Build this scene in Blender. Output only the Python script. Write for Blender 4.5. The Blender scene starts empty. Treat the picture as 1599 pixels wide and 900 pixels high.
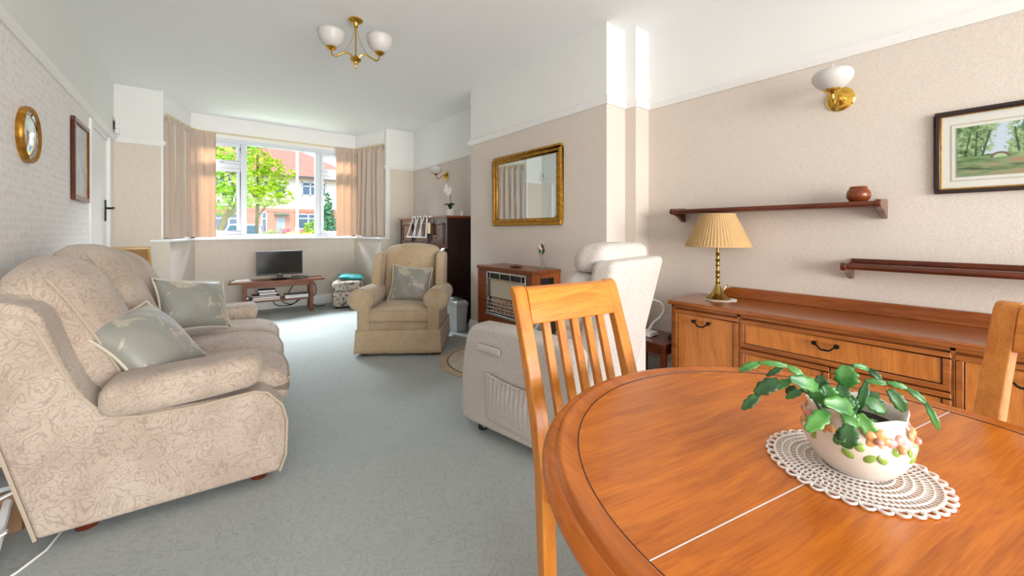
import bpy, bmesh, math, random
from mathutils import Vector, Matrix, Euler
PI = math.pi
R = random.Random(7)
S = bpy.context.scene
COL = S.collection

# ------------------------------------------------------------ camera, light
cam = bpy.data.objects.new('camera', bpy.data.cameras.new('camera'))
COL.objects.link(cam); S.camera = cam
cam.location = (0, 0, 1.18); cam.rotation_euler = (PI/2, 0, -0.6709)
cam.data.sensor_width = 36; cam.data.lens = 616.5/1599*36
cam.data.shift_y = -89/1599; cam.data.clip_start = 0.02

W = bpy.data.worlds.new('world'); S.world = W; W.use_nodes = True
wt = W.node_tree
sky = wt.nodes.new('ShaderNodeTexSky'); sky.sky_type = 'NISHITA'; sky.sun_disc = False
sky.sun_elevation = math.radians(48); sky.sun_rotation = math.radians(200); sky.dust_density = 2.0
wt.links.new(sky.outputs[0], wt.nodes['Background'].inputs[0])
wt.nodes['Background'].inputs[1].default_value = 0.34

def lamp(name, kind, loc, target, energy, color, size=None):
    d = bpy.data.lights.new(name, kind); d.energy = energy; d.color = color
    o = bpy.data.objects.new(name, d); COL.objects.link(o); o.location = loc
    o.rotation_euler = (Vector(target)-Vector(loc)).to_track_quat('-Z', 'Y').to_euler()
    if size:
        d.shape = 'RECTANGLE'; d.size, d.size_y = size
    return o
sun = lamp('sun', 'SUN', (-6, -10, 14), (0, 4, 0), 2.3, (1, .95, .86)); sun.data.angle = .02
# area lights for daylight: garden doors behind the camera, added unseen fill over the bay
lamp('garden_door_daylight', 'AREA', (1.0, -5.6, 1.25), (1.0, 3, 2.0), 590, (1, .985, .96), (5.5, 2.8))
lamp('bay_sky_fill', 'AREA', (1.02, 9.2, 3.9), (1.02, 5.2, 1.4), 1400, (.90, .95, 1), (3.6, 1.2))
V = S.view_settings
V.view_transform = 'Standard'; V.look = 'None'; V.exposure = 0.33; V.gamma = 1.0; V.use_curve_mapping = False

# ------------------------------------------------------------ materials
def srgb(h):
    if isinstance(h, str):
        c = [int(h[i:i+2], 16)/255 for i in (0, 2, 4)]
        return tuple(x/12.92 if x <= .04045 else ((x+.055)/1.055)**2.4 for x in c)+(1,)
    return tuple(h)+(1,) if len(h) == 3 else tuple(h)
class NT:
    def __init__(s, name):
        s.m = bpy.data.materials.new(name); s.m.use_nodes = True
        s.t = s.m.node_tree; s.p = s.t.nodes['Principled BSDF']; s.out = s.t.nodes['Material Output']
    def n(s, typ, props=None, **ins):
        nd = s.t.nodes.new('ShaderNode'+typ)
        for k, v in (props or {}).items(): setattr(nd, k, v)
        for k, v in ins.items():
            key = int(k[1:]) if k[0] == '_' else k.replace('__', ' ')
            s.set(nd.inputs[key], v)
        return nd
    def set(s, sock, v):
        if isinstance(v, bpy.types.NodeSocket): s.t.links.new(v, sock)
        else: sock.default_value = v
    def P(s, **k):
        names = dict(col='Base Color', rough='Roughness', metal='Metallic', spec='Specular IOR Level', nrm='Normal', coat='Coat Weight',
                     coatr='Coat Roughness', sheen='Sheen Weight', trans='Transmission Weight', emit='Emission Color', es='Emission Strength', alpha='Alpha', ior='IOR')
        for a, v in k.items(): s.set(s.p.inputs[names[a]], v)
        return s
    def obj(s, scale=(1, 1, 1), rot=(0, 0, 0), loc=(0, 0, 0)):
        tc = s.n('TexCoord')
        return s.n('Mapping', Vector=tc.outputs['Object'], Scale=scale, Rotation=rot, Location=loc).outputs[0]
    def noise(s, vec, scale, detail=3, rough=.5, dist=0):
        return s.n('TexNoise', Vector=vec, Scale=scale, Detail=detail, Roughness=rough, Distortion=dist).outputs[0]
    def ramp(s, fac, stops, interp='LINEAR'):
        r = s.n('ValToRGB', Fac=fac); r.color_ramp.interpolation = interp
        e = r.color_ramp.elements
        while len(e) < len(stops): e.new(.5)
        for el, (p, c) in zip(e, stops):
            el.position = p; el.color = srgb(c) if not isinstance(c, (int, float)) else (c, c, c, 1)
        return r.outputs[0]
    def mix(s, f, a, b, mode='MIX'):
        nd = s.n('Mix', {'data_type': 'RGBA', 'blend_type': mode})
        for i, v in ((0, f), (6, a), (7, b)):
            s.set(nd.inputs[i], srgb(v) if isinstance(v, (str, tuple, list)) else v)
        return nd.outputs[2]
    def math(s, op, a, b=0.0, c=0.0):
        nd = s.n('Math', {'operation': op}, _0=a, _1=b, _2=c); return nd.outputs[0]
    def xyz(s, vec):
        return s.n('SeparateXYZ', Vector=vec).outputs
    def bump(s, h, strength=.3, dist=.01):
        s.P(nrm=s.n('Bump', Height=h, Strength=strength, Distance=dist).outputs[0]); return s

def plain(name, col, rough=.5, metal=0, spec=.5, var=0.04, **k):
    t = NT(name); c = srgb(col)
    v = t.noise(t.obj(), 9, 4)
    d = tuple(max(0, x*(1-var*2.2)) for x in c[:3])
    t.P(col=t.mix(v, c, d), rough=rough, metal=metal, spec=spec, **k)
    return t.m
def wood(name, light, dark, axis='X', rough=.3, sc=1.0, coat=.25, cath=.5):
    t = NT(name)
    st = {'X': (1.1, 16, 16), 'Y': (16, 1.1, 16), 'Z': (16, 16, 1.1)}[axis]
    st2 = {'X': (.7, 5, 5), 'Y': (5, .7, 5), 'Z': (5, 5, .7)}[axis]
    warp = t.noise(t.obj((2.2*sc,)*3), 1.0, 2)
    def along(l, c, k):
        v = t.obj({'X': (l*sc, c*sc, c*sc), 'Y': (c*sc, l*sc, c*sc), 'Z': (c*sc, c*sc, l*sc)}[axis])
        w = t.n('VectorMath', {'operation': 'ADD'}, _0=v, _1=t.n('CombineXYZ', X=t.math('MULTIPLY', warp, k), Y=t.math('MULTIPLY', warp, k), Z=t.math('MULTIPLY', warp, k)).outputs[0])
        return w.outputs[0]
    fine = t.noise(along(6, 170, 4), 1.6, 4, .6)
    med = t.noise(along(1.6, 26, 3), 1.5, 4, .6)
    big = t.noise(t.obj(tuple(a*sc for a in st2)), 1.0, 2, .5, .4)
    rings = t.math('FRACT', t.math('MULTIPLY', big, 8.0))
    rings = t.math('POWER', rings, 2.5)
    f = t.math('ADD', t.math('MULTIPLY', fine, .42), t.math('ADD', t.math('MULTIPLY', med, .55), t.math('MULTIPLY', rings, -.22*cath)))
    t.P(col=t.ramp(f, [(.30, dark), (.58, light)]), rough=rough, coat=coat, coatr=.12, spec=.35)
    return t.m
def fabric_swirl(name, base, line, hi, sc=9.0):
    t = NT(name); v = t.obj((1, 1, 1))
    n1 = t.noise(v, sc*.6, 2.0, .45, 1.6); n2 = t.noise(t.obj(loc=(7, 3, 5)), sc*1.1, 1.5, .5, 1.2)
    def lines(n, k): return t.math('ABSOLUTE', t.math('SUBTRACT', t.math('FRACT', t.math('MULTIPLY', n, k)), .5))
    l = t.math('MINIMUM', lines(n1, 13.0), t.math('ADD', lines(n2, 7.0), .03))
    ln = t.ramp(l, [(.02, 0), (.15, 1)])
    big = t.ramp(t.noise(v, 5, 3), [(.4, 0), (.62, 1)])
    c = t.mix(big, base, hi)
    fine = t.noise(v, 320, 2)
    c = t.mix(t.math('MULTIPLY', fine, .22), c, line)
    t.P(col=t.mix(ln, t.mix(.42, c, line), c), rough=.9, spec=.15, sheen=.25)
    h = t.math('ADD', t.math('MULTIPLY', ln, .6), t.math('MULTIPLY', fine, .5))
    t.bump(h, .35, .004)
    return t.m
M = {}
# walls: papered below the picture rail, painted above it
def wallmat(name, paper, dark, pattern, rail=2.2):
    t = NT(name); v = t.obj()
    z = t.xyz(v)[2]
    up = t.math('GREATER_THAN', z, rail)
    if pattern == 'grain':
        h = t.noise(t.obj((1, 1, .8)), 170, 4, .6); r = t.ramp(h, [(.35, 0), (.65, 1)])
    elif pattern == 'plain':
        h = t.noise(t.obj((1, 1, .12)), 120, 3); r = t.ramp(h, [(.3, 0), (.7, 1)])
    else:
        vo = t.n('TexVoronoi', {'feature': 'SMOOTH_F1'}, Vector=t.obj((1, 1, .62)), Scale=38, Randomness=.35, Smoothness=.3).outputs[0]
        n2 = t.noise(t.obj((1, 1, .5)), 60, 2, .5, 1.0)
        h = t.math('ADD', vo, t.math('MULTIPLY', n2, .35)); r = t.ramp(h, [(.42, 0), (.72, 1)])
    white = t.mix(t.noise(v, 3), 'EFEFEC', 'EAEAE7')
    t.P(col=t.mix(up, t.mix(r, dark, paper), white), rough=.75, spec=.25)
    t.bump(t.math('MULTIPLY', h, t.math('SUBTRACT', 1.0, up)), .35 if pattern != 'motif' else .5, .004)
    return t.m
M['wall_r'] = wallmat('wallpaper_flecked', 'DFD4CA', 'D3C7BB', 'grain')
M['wall_f'] = wallmat('wallpaper_plain', 'E0D5C8', 'D8CCBE', 'plain')
M['wall_l'] = wallmat('wallpaper_motif', 'F5F1EE', 'E9E1DB', 'motif')
M['white'] = plain('white_paint', 'F1F0EE', .35, var=.01)
M['ceil'] = plain('ceiling_paint', 'F7F7F7', .85, var=.01, spec=.2)
M['upvc'] = plain('white_plastic_frame', 'DCE3EC', .25, var=.01)  # white tinted blue, the shade on the bay frames put into the colour
def carpet():
    t = NT('carved_carpet'); v = t.obj()
    n = t.noise(v, 11, 2, .5, 1.4)
    l = t.math('ABSOLUTE', t.math('SUBTRACT', t.math('FRACT', t.math('MULTIPLY', n, 7)), .5))
    ln = t.ramp(l, [(0, 0), (.2, 1)])
    patch = t.noise(v, 2.2, 3)
    fib = t.noise(v, 420, 2)
    c = t.mix(patch, 'BCC2BE', 'AEB5B1')
    c = t.mix(t.math('MULTIPLY', fib, .5), c, '848D8B')
    c = t.mix(ln, t.mix(.25, c, '6E7776'), c)
    t.P(col=c, rough=1, spec=.05, sheen=.3)
    t.bump(t.math('ADD', t.math('MULTIPLY', ln, .5), fib), .6, .006)
    return t.m
M['carpet'] = carpet()
M['sofa'] = fabric_swirl('beige_floral_upholstery', 'B9A696', '7A6858', 'C8B7A7', 12)
M['armch'] = fabric_swirl('tan_floral_upholstery', 'C2A98A', '947C5C', 'CCB699', 13)
M['pipe'] = plain('cream_piping', 'BBAA96', .9)
def recl():
    t = NT('oatmeal_weave'); v = t.obj()
    a = t.noise(t.obj((4, 4, .5)), 90, 3); b = t.noise(t.obj((.5, .5, 4)), 90, 3)
    h = t.math('ADD', a, b); r = t.ramp(h, [(.75, 0), (1.2, 1)])
    t.P(col=t.mix(r, 'AEA59C', 'CBC3BB'), rough=.95, spec=.1, sheen=.2); t.bump(h, .25, .003); return t.m
M['recl'] = recl()
def sage():
    t = NT('sage_satin_print'); v = t.obj()
    n = t.noise(t.obj(loc=(3, 1, 2)), 7, 5, .62, .8)
    r = t.ramp(n, [(.53, 0), (.57, 1)])
    w = t.noise(v, 3, 2)
    c = t.mix(w, '84837A', '95948A')
    t.P(col=t.mix(t.math('MULTIPLY', r, .75), c, 'BFB29C'), rough=.42, spec=.5, sheen=.3)
    t.bump(t.noise(v, 14, 3), .25, .02); return t.m
M['sage'] = sage()
M['sagepipe'] = plain('cream_cord', 'CFC5B2', .7)
M['teak_x'] = wood('orange_teak_x', 'DB7917', 'A9520A', 'X', .26, coat=.12, cath=.25)
M['teak_z'] = wood('orange_teak_z', 'CF7D30', 'A95A1A', 'Z', .32)
M['teak_y'] = wood('orange_teak_y', 'C8752B', '9E5014', 'Y', .3)
M['table_rim'] = wood('table_rim_teak', 'CB6E18', 'A04E0B', 'Y', .26, sc=.8, coat=.15, cath=.3)
M['chair_z'] = wood('honey_beech_z', 'D58A38', 'B86820', 'Z', .3)
M['chair_x'] = wood('honey_beech_x', 'DC8E36', 'BC6A1C', 'X', .3)
M['sb_z'] = wood('sideboard_front_teak', 'C97C38', 'A25C22', 'Z', .35, cath=.3)
M['sb_frame'] = wood('sideboard_frame_teak', 'A9622A', '824619', 'Y', .3)
M['sb_top'] = wood('sideboard_top_teak', 'A05A28', '7E3F14', 'Y', .25, coat=.4)
M['dark_y'] = wood('dark_mahogany_y', '6A2F16', '43190A', 'Y', .28, coat=.4)
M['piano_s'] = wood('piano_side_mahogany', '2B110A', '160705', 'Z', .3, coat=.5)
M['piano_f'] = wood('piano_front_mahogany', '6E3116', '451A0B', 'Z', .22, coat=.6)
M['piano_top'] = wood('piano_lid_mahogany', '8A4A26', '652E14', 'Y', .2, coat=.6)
M['tvst'] = wood('tv_stand_teak', '8A4B25', '653014', 'X', .35)
M['fire_y'] = wood('fire_surround_teak', '8E4A20', '6B3010', 'Y', .3)
M['fire_z'] = wood('fire_panel_teak', '9A5424', '733512', 'Z', .3)
M['brass'] = plain('polished_brass', 'D9AE4E', .16, 1.0, var=.02)
M['oldbrass'] = plain('antique_brass', 'A88C4A', .25, 1.0, var=.1)
def goldf():
    t = NT('gilt_frame'); n = t.noise(t.obj(), 30, 4)
    t.P(col=t.ramp(n, [(.3, '8A5C14'), (.7, 'C08C2C')]), rough=.38, metal=.55); return t.m
M['gold'] = goldf()
M['mirror'] = plain('mirror_glass', 'E4EAEA', .015, 1.0, var=0)
M['frost'] = plain('frosted_glass', 'EEEAE6', .4, var=.01)
M['frost'].node_tree.nodes['Principled BSDF'].inputs['Transmission Weight'].default_value = .35
M['black'] = plain('black_plastic', '17181B', .3, var=.05)
M['iron'] = plain('black_iron', '1B1715', .35, .6, var=.1)
M['screen'] = plain('dark_screen', '12161C', .12, var=.02)
M['steel'] = plain('grey_steel', 'A9ADAF', .3, .8)
M['chrome'] = plain('chrome', 'C9CCCE', .12, 1.0, var=.01)
M['grey'] = plain('grey_plastic', 'B4B9BC', .4)
M['greyd'] = plain('dark_grey_plastic', '57595A', .4)
M['paper'] = plain('white_paper', 'F0EFEA', .8, var=.02)
M['ceramic'] = plain('cream_ceramic', 'E9DFD2', .14, var=.03)
M['whitecer'] = plain('white_ceramic', 'E6E3DE', .3)
M['lace'] = plain('white_cotton_lace', 'F0EBE4', .95, var=.02)
M['soil'] = plain('dark_soil', '2A1D14', .95, var=.3)
M['teal'] = plain('teal_satin', '3FB3B2', .4, var=.12)
M['book_red'] = plain('red_cover', 'A3202A', .5); M['book_navy'] = plain('navy_cover', '202A45', .5)
M['book_black'] = plain('black_cover', '26262A', .5); M['book_brown'] = plain('brown_cover', '5A3A30', .5)
M['book_white'] = plain('pale_cover', 'D9D4C8', .5)
M['wick'] = wood('bamboo', 'CFA868', 'A77C40', 'X', .5)
def wicker():
    t = NT('woven_cane'); x = t.n('TexWave', {'bands_direction': 'X'}, Vector=t.obj((1, 1, 1)), Scale=30).outputs[1]
    z = t.n('TexWave', {'bands_direction': 'Z'}, Vector=t.obj(), Scale=30).outputs[1]
    h = t.math('MULTIPLY', x, z)
    t.P(col=t.mix(h, '9A7038', 'D6B276'), rough=.6); t.bump(h, .6, .01); return t.m
M['wicker'] = wicker()
def glass():
    t = NT('clear_window_glass')
    tr = t.n('BsdfTransparent', Color=(.97, .985, 1, 1)); gl = t.n('BsdfGlossy', Roughness=.02)
    lw = t.n('LayerWeight', Blend=.5)
    fac = t.math('ADD', .006, t.math('MULTIPLY', t.math('POWER', lw.outputs[1], 5.0), .3))
    mx = t.n('MixShader', _0=fac, _1=tr.outputs[0], _2=gl.outputs[0])
    t.t.links.new(mx.outputs[0], t.out.inputs[0]); return t.m
M['glass'] = glass()
def vaseglass():
    t = NT('clear_vase_glass'); t.P(col=(.95, .97, .98, 1), rough=.02, trans=1.0, ior=1.3); return t.m
M['vglass'] = vaseglass()
def curtain():
    t = NT('lined_curtain_cloth'); v = t.obj()
    c = t.mix(t.noise(t.obj((1, 1, .1)), 60, 3), 'C8B5A6', 'D5C5B7')
    d = t.n('BsdfDiffuse', Color=c); tr = t.n('BsdfTranslucent', Color=t.mix(.75, c, 'DE8E48'))
    mx = t.n('MixShader', _0=.10, _1=d.outputs[0], _2=tr.outputs[0])
    t.t.links.new(mx.outputs[0], t.out.inputs[0]); return t.m
M['curtain'] = curtain()
M['lining'] = plain('cream_lining', 'EFE8DC', .9)
def shade():
    t = NT('pleated_silk_shade'); v = t.obj()
    c = t.mix(t.noise(v, 20), 'E0BE8C', 'D2AC78')
    d = t.n('BsdfDiffuse', Color=c); tr = t.n('BsdfTranslucent', Color=c)
    mx = t.n('MixShader', _0=.3, _1=d.outputs[0], _2=tr.outputs[0])
    t.t.links.new(mx.outputs[0], t.out.inputs[0]); return t.m
M['shade'] = shade()
def leafm(name, a, b, rough=.35, tr=0):
    t = NT(name); n = t.noise(t.obj(), 25, 3)
    c = t.ramp(n, [(.35, a), (.65, b)])
    t.P(col=c, rough=rough)
    if tr:
        tl = t.n('BsdfTranslucent', Color=c)
        mx = t.n('MixShader', _0=tr, _1=t.p.outputs[0], _2=tl.outputs[0]); t.t.links.new(mx.outputs[0], t.out.inputs[0])
    return t.m
M['leaf'] = leafm('cactus_leaf', '2F6A2E', '5A9444', .35, .1)
M['leafd'] = leafm('cactus_leaf_dark', '20431F', '35672F', .4)
M['orchl'] = leafm('orchid_leaf', '14301A', '234A26', .35)
M['tree_y'] = leafm('yellow_green_foliage', '9CC21E', 'C9DE3A', .5, .4)
M['tree_g'] = leafm('mid_green_foliage', '6FA02C', 'A8CC40', .5, .4)
M['hedge'] = leafm('hedge_foliage', 'A3C42C', 'D2DC4A', .6, .3)
M['shrub'] = leafm('shrub_foliage', '5E8A3C', '8FB060', .6, .3)
M['shrub_r'] = leafm('crimson_foliage', '9C2A56', 'C2507E', .6, .3)
M['conifer'] = leafm('conifer_foliage', '4E8A62', '7DB084', .7, .2)
M['bark'] = plain('tree_bark', '6B6A3C', .9, var=.3)
M['petal'] = plain('white_petal', 'F2EEE2', .6); M['pinkp'] = plain('pink_petal', 'E3B5AE', .6)
M['tarmac'] = plain('grey_tarmac', '8C8C8C', .9); M['lawn'] = leafm('lawn', '98A078', 'A8AE8C', .9)
def tiles(name, a, b, mort, sc, wd, hg):
    t = NT(name)
    tc = t.xyz(t.obj()); v = t.n('CombineXYZ', X=t.math('ADD', tc[0], tc[1]), Y=tc[2], Z=0.0).outputs[0]
    br = t.n('TexBrick', Vector=v, Color1=srgb(a), Color2=srgb(b), Mortar=srgb(mort), Scale=sc, Mortar__Size=.012)
    br.inputs['Brick Width'].default_value = wd; br.inputs['Row Height'].default_value = hg
    t.P(col=br.outputs[0], rough=.85); return t.m
M['brick'] = tiles('red_brick', 'B5583A', 'C46A48', 'C9A893', 1, .23, .075)
M['roof'] = tiles('red_roof_tile', 'C4816E', 'CE8C79', 'A86C5C', 1, .2, .17)
M['render'] = plain('white_render', 'EDE8E0', .9, var=.03)
M['hwin'] = plain('house_window_glass', '4E6C86', .1, var=.2)
M['hdoor'] = plain('blue_door', '9AB4C6', .5)
M['carw'] = plain('white_car_paint', 'E8EAEC', .2); M['carb'] = plain('blue_car_paint', '6F9CC4', .2); M['carg'] = plain('car_glass', '2C5A66', .08)
M['rubber'] = plain('tyre_rubber', '1C1C1C', .8)

# ------------------------------------------------------------ mesh helpers
class G:
    def __init__(s): s.bm = bmesh.new()
    def poly(s, pts, faces):
        vs = [s.bm.verts.new(p) for p in pts]
        for f in faces:
            try: s.bm.faces.new([vs[i] for i in f])
            except ValueError: pass
        return vs
    def box(s, x0, x1, y0, y1, z0, z1):
        p = [(x, y, z) for x in (x0, x1) for y in (y0, y1) for z in (z0, z1)]
        s.poly(p, [(0, 1, 3, 2), (4, 6, 7, 5), (0, 4, 5, 1), (2, 3, 7, 6), (0, 2, 6, 4), (1, 5, 7, 3)]); return s
    def beam(s, a, b, w, t, up=(0, 0, 1), w2=None, t2=None):
        a, b = Vector(a), Vector(b); d = (b-a).normalized(); up = Vector(up)
        if abs(d.dot(up)) > .98: up = Vector((0, 1, 0))
        x = d.cross(up).normalized(); y = x.cross(d).normalized()
        P = []
        for c, ww, tt in ((a, w, t), (b, w2 or w, t2 or t)):
            P += [c+x*ww/2+y*tt/2, c-x*ww/2+y*tt/2, c-x*ww/2-y*tt/2, c+x*ww/2-y*tt/2]
        s.poly(P, [(3, 2, 1, 0), (4, 5, 6, 7), (0, 1, 5, 4), (1, 2, 6, 5), (2, 3, 7, 6), (3, 0, 4, 7)]); return s
    def prism(s, pts, plane, a, b):
        def q(u, v, w): return {'xy': (u, v, w), 'xz': (u, w, v), 'yz': (w, u, v)}[plane]
        n = len(pts)
        P = [q(u, v, a) for u, v in pts]+[q(u, v, b) for u, v in pts]
        s.poly(P, [tuple(range(n)), tuple(range(2*n-1, n-1, -1))]+[(i, (i+1) % n, n+(i+1) % n, n+i) for i in range(n)]); return s
    def lathe(s, prof, c=(0, 0, 0), seg=24, sx=1, sy=1, flute=0, nf=0, mat=None):
        rows = []
        for r, z in prof:
            row = []
            for i in range(seg):
                a = 2*PI*i/seg; rr = r*(1+flute*math.cos(nf*a)) if nf else r
                p = Vector((rr*math.cos(a)*sx, rr*math.sin(a)*sy, z))
                if mat: p = mat @ p
                row.append(s.bm.verts.new(p+Vector(c)))
            rows.append(row)
        for a, b in zip(rows, rows[1:]):
            for i in range(seg):
                s.bm.faces.new((a[i], a[(i+1) % seg], b[(i+1) % seg], b[i]))
        for row, fl in ((rows[0], 1), (rows[-1], 0)):
            if (prof[0] if fl else prof[-1])[0] > 1e-4: s.bm.faces.new(row[::-1] if fl else row)
        return s
    def tube(s, pts, r, seg=8, closed=False):
        pts = [Vector(p) for p in pts]; n = len(pts); rows = []
        prev = None
        for i, p in enumerate(pts):
            if closed: d = pts[(i+1) % n]-pts[i-1]
            else: d = pts[min(i+1, n-1)]-pts[max(i-1, 0)]
            if d.length < 1e-9: d = Vector((0, 0, 1))
            d.normalize()
            if prev is None:
                u = d.orthogonal().normalized()
            else:
                u = prev-d*prev.dot(d)
                u = u.normalized() if u.length > 1e-6 else d.orthogonal().normalized()
            prev = u; w = d.cross(u); rr = r[i] if isinstance(r, (list, tuple)) else r
            rows.append([s.bm.verts.new(p+(u*math.cos(2*PI*k/seg)+w*math.sin(2*PI*k/seg))*rr) for k in range(seg)])
        m = n if closed else n-1
        for i in range(m):
            a, b = rows[i], rows[(i+1) % n]
            for k in range(seg): s.bm.faces.new((a[k], a[(k+1) % seg], b[(k+1) % seg], b[k]))
        if not closed:
            s.bm.faces.new(rows[0][::-1]); s.bm.faces.new(rows[-1])
        return s
    def ball(s, c, r, sc=(1, 1, 1), u=14, v=8):
        prof = [(max(r*math.sin(PI*i/v), 1e-5), -r*math.cos(PI*i/v)) for i in range(v+1)]
        m = Matrix.Diagonal((*sc, 1)); return s.lathe(prof, c, u, mat=m)
    def grid(s, fn, nu, nv, closeu=False):
        rows = [[s.bm.verts.new(fn(i/(nu if closeu else nu-1), j/(nv-1))) for i in range(nu)] for j in range(nv)]
        for a, b in zip(rows, rows[1:]):
            for i in range(nu if closeu else nu-1):
                s.bm.faces.new((a[i], a[(i+1) % nu], b[(i+1) % nu], b[i]))
        return s
    def rbox(s, c, h, r, n=10, fn=None):
        """soft box: centre c, half sizes h, corner radius r, optional deformation of the unit coords"""
        h = Vector(h); r = min(r, min(h)*.999)
        def line(hh):
            k = max(2, n//4)
            t = [-hh+r*i/k for i in range(k)]
            inn = [-(hh-r)+2*(hh-r)*i/n for i in range(n+1)]
            return t+inn+[hh-r+r*(i+1)/k for i in range(k)]
        L = [line(a) for a in h]; seen = {}
        def vert(q):
            k = tuple(round(a, 6) for a in q)
            if k in seen: return seen[k]
            q = Vector(q); inn = Vector([max(-(h[i]-r), min(h[i]-r, q[i])) for i in range(3)])
            d = q-inn
            p = inn+d.normalized()*r if d.length > 1e-9 else q
            if fn: p = Vector(fn(p, Vector((p[0]/h[0], p[1]/h[1], p[2]/h[2]))))
            seen[k] = s.bm.verts.new(p+Vector(c)); return seen[k]
        for ax in range(3):
            a, b = (ax+1) % 3, (ax+2) % 3
            for sg in (-1, 1):
                for i in range(len(L[a])-1):
                    for j in range(len(L[b])-1):
                        q = []
                        for ii, jj in ((i, j), (i+1, j), (i+1, j+1), (i, j+1)):
                            v = [0, 0, 0]; v[ax] = sg*h[ax]; v[a] = L[a][ii]; v[b] = L[b][jj]; q.append(vert(v))
                        try: s.bm.faces.new(q if sg > 0 else q[::-1])
                        except ValueError: pass
        return s
    def sweep(s, path, prof, closed=False):
        """plan polyline, interior to the right of travel; prof = [(offset inwards, z)]"""
        n = len(path); rows = []
        for i, p in enumerate(path):
            p = Vector(p)
            def nrm(a, b):
                d = (Vector(b)-Vector(a)).normalized(); return Vector((d.y, -d.x))
            ns = []
            if closed or i > 0: ns.append(nrm(path[i-1], path[i]))
            if closed or i < n-1: ns.append(nrm(path[i], path[(i+1) % n]))
            m = sum(ns, Vector((0, 0)))
            m = m/(m.length_squared) * len(ns) if len(ns) == 1 else m*2/m.length_squared
            rows.append([s.bm.verts.new((p.x+m.x*o, p.y+m.y*o, z)) for o, z in prof])
        k = len(prof)
        for i in range(n if closed else n-1):
            a, b = rows[i], rows[(i+1) % n]
            for j in range(k): s.bm.faces.new((a[j], a[(j+1) % k], b[(j+1) % k], b[j]))
        if not closed:
            s.bm.faces.new(rows[0]); s.bm.faces.new(rows[-1][::-1])
        return s
    def xf(s, m):
        bmesh.ops.transform(s.bm, matrix=m, verts=s.bm.verts); return s

def tag(o, label=None, cat=None, group=None, kind=None):
    for k, v in (('label', label), ('category', cat), ('group', group), ('kind', kind)):
        if v: o[k] = v
    return o
def obj(name, g, mat, parent=None, bev=0, seg=2, sharp=40, sub=0, label=None, kind=None, solid=0):
    bmesh.ops.remove_doubles(g.bm, verts=g.bm.verts, dist=1e-6)
    bmesh.ops.recalc_face_normals(g.bm, faces=g.bm.faces)
    me = bpy.data.meshes.new(name); g.bm.to_mesh(me); g.bm.free()
    for p in me.polygons: p.use_smooth = True
    me.set_sharp_from_angle(angle=math.radians(sharp))
    me.materials.append(M[mat] if isinstance(mat, str) else mat)
    o = bpy.data.objects.new(name, me); COL.objects.link(o)
    if parent: o.parent = parent
    if solid:
        m = o.modifiers.new('thick', 'SOLIDIFY'); m.thickness = solid; m.offset = 0
    if bev:
        m = o.modifiers.new('bevel', 'BEVEL'); m.width = bev; m.segments = seg; m.limit_method = 'ANGLE'; m.angle_limit = .6; m.harden_normals = False
    if sub:
        m = o.modifiers.new('sub', 'SUBSURF'); m.levels = m.render_levels = sub
    if label: o['label'] = label
    if kind: o['kind'] = kind
    return o
def thing(name, label, cat, loc=(0, 0, 0), rotz=0, group=None, rot=None):
    o = bpy.data.objects.new(name, None); COL.objects.link(o); o.empty_display_size = .1
    o.location = loc; o.rotation_euler = rot if rot else (0, 0, rotz)
    return tag(o, label, cat, group)
def struct(name, g, mat, **k):
    return tag(obj(name, g, mat, **k), kind='structure')
def dup(root, loc, rotz=None, label=None, rot=None):
    r = root.copy(); COL.objects.link(r); r.location = loc
    if rot: r.rotation_euler = rot
    elif rotz is not None: r.rotation_euler = (0, 0, rotz)
    if label: r['label'] = label
    for ch in list(root.children):
        c = ch.copy(); COL.objects.link(c); c.parent = r
        for g in list(ch.children):
            d = g.copy(); COL.objects.link(d); d.parent = c
    return r
def arc(c, r, a0, a1, n, plane='xz'):
    out = []
    for i in range(n+1):
        a = a0+(a1-a0)*i/n; u, v = c[0]+r*math.cos(a), c[1]+r*math.sin(a); out.append((u, v))
    return out

# ------------------------------------------------------------ room shell
XL, XR, YF, H, HR = -.741, 2.921, 6.198, 2.822, 2.178
XA, XC, Y1, Y2, XP, YP = 2.815, 2.502, 3.93, 1.96, 2.74, 1.859
JL, JR = -.333, 2.356          # bay opening above the sill
YB = -2.4
struct('floor', G().box(XL-.12, XR+.12, YB-.1, 7.2, -.1, 0), 'carpet')
struct('ceiling', G().box(XL-.12, XR+.12, YB-.1, 7.25, H, H+.1), 'ceil')
g = G().box(XL-.12, XL, YB, 4.985, 0, H).box(XL-.12, XL, 5.87, YF+.15, 0, H).box(XL-.12, XL, 4.985, 5.87, 2.15, H)
struct('wall_left', g, 'wall_l')
g = G().prism([(XR, YB), (XR, YP), (XP, YP), (XP, Y2), (XC, Y2), (XC, Y1), (XA, Y1), (XA, YF), (XR+.12, YF), (XR+.12, YB)], 'xy', 0, H)
struct('wall_right', g, 'wall_r')
g = G().box(XL, JL, YF, YF+.12, 0, H).box(JR, XR+.1, YF, YF+.12, 0, H).box(JL, -.263, YF, YF+.12, 0, 1.05).box(2.26, JR, YF, YF+.12, 0, 1.05)
struct('wall_front', g, 'wall_f')
def ring(inner, off):
    return inner+[(x+dx, y+dy) for (x, y), (dx, dy) in zip(inner[::-1], off[::-1])]
offs = [(-.15, .03), (-.10, .14), (.10, .14), (.15, .03)]
g = G().prism(ring([(-.263, YF+.12), (-.04, 6.98), (2.09, 6.98), (2.26, YF+.12)], offs), 'xy', 0, 1.05)
struct('wall_bay', g, 'wall_f')
g = G().prism([(JL, YF+.12), (-.085, 7.03), (-.085, 7.14), (-.2, 7.14), (JL-.15, YF+.12)], 'xy', 1.05, H)
struct('wall_bay_left', g, 'white')
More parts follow.
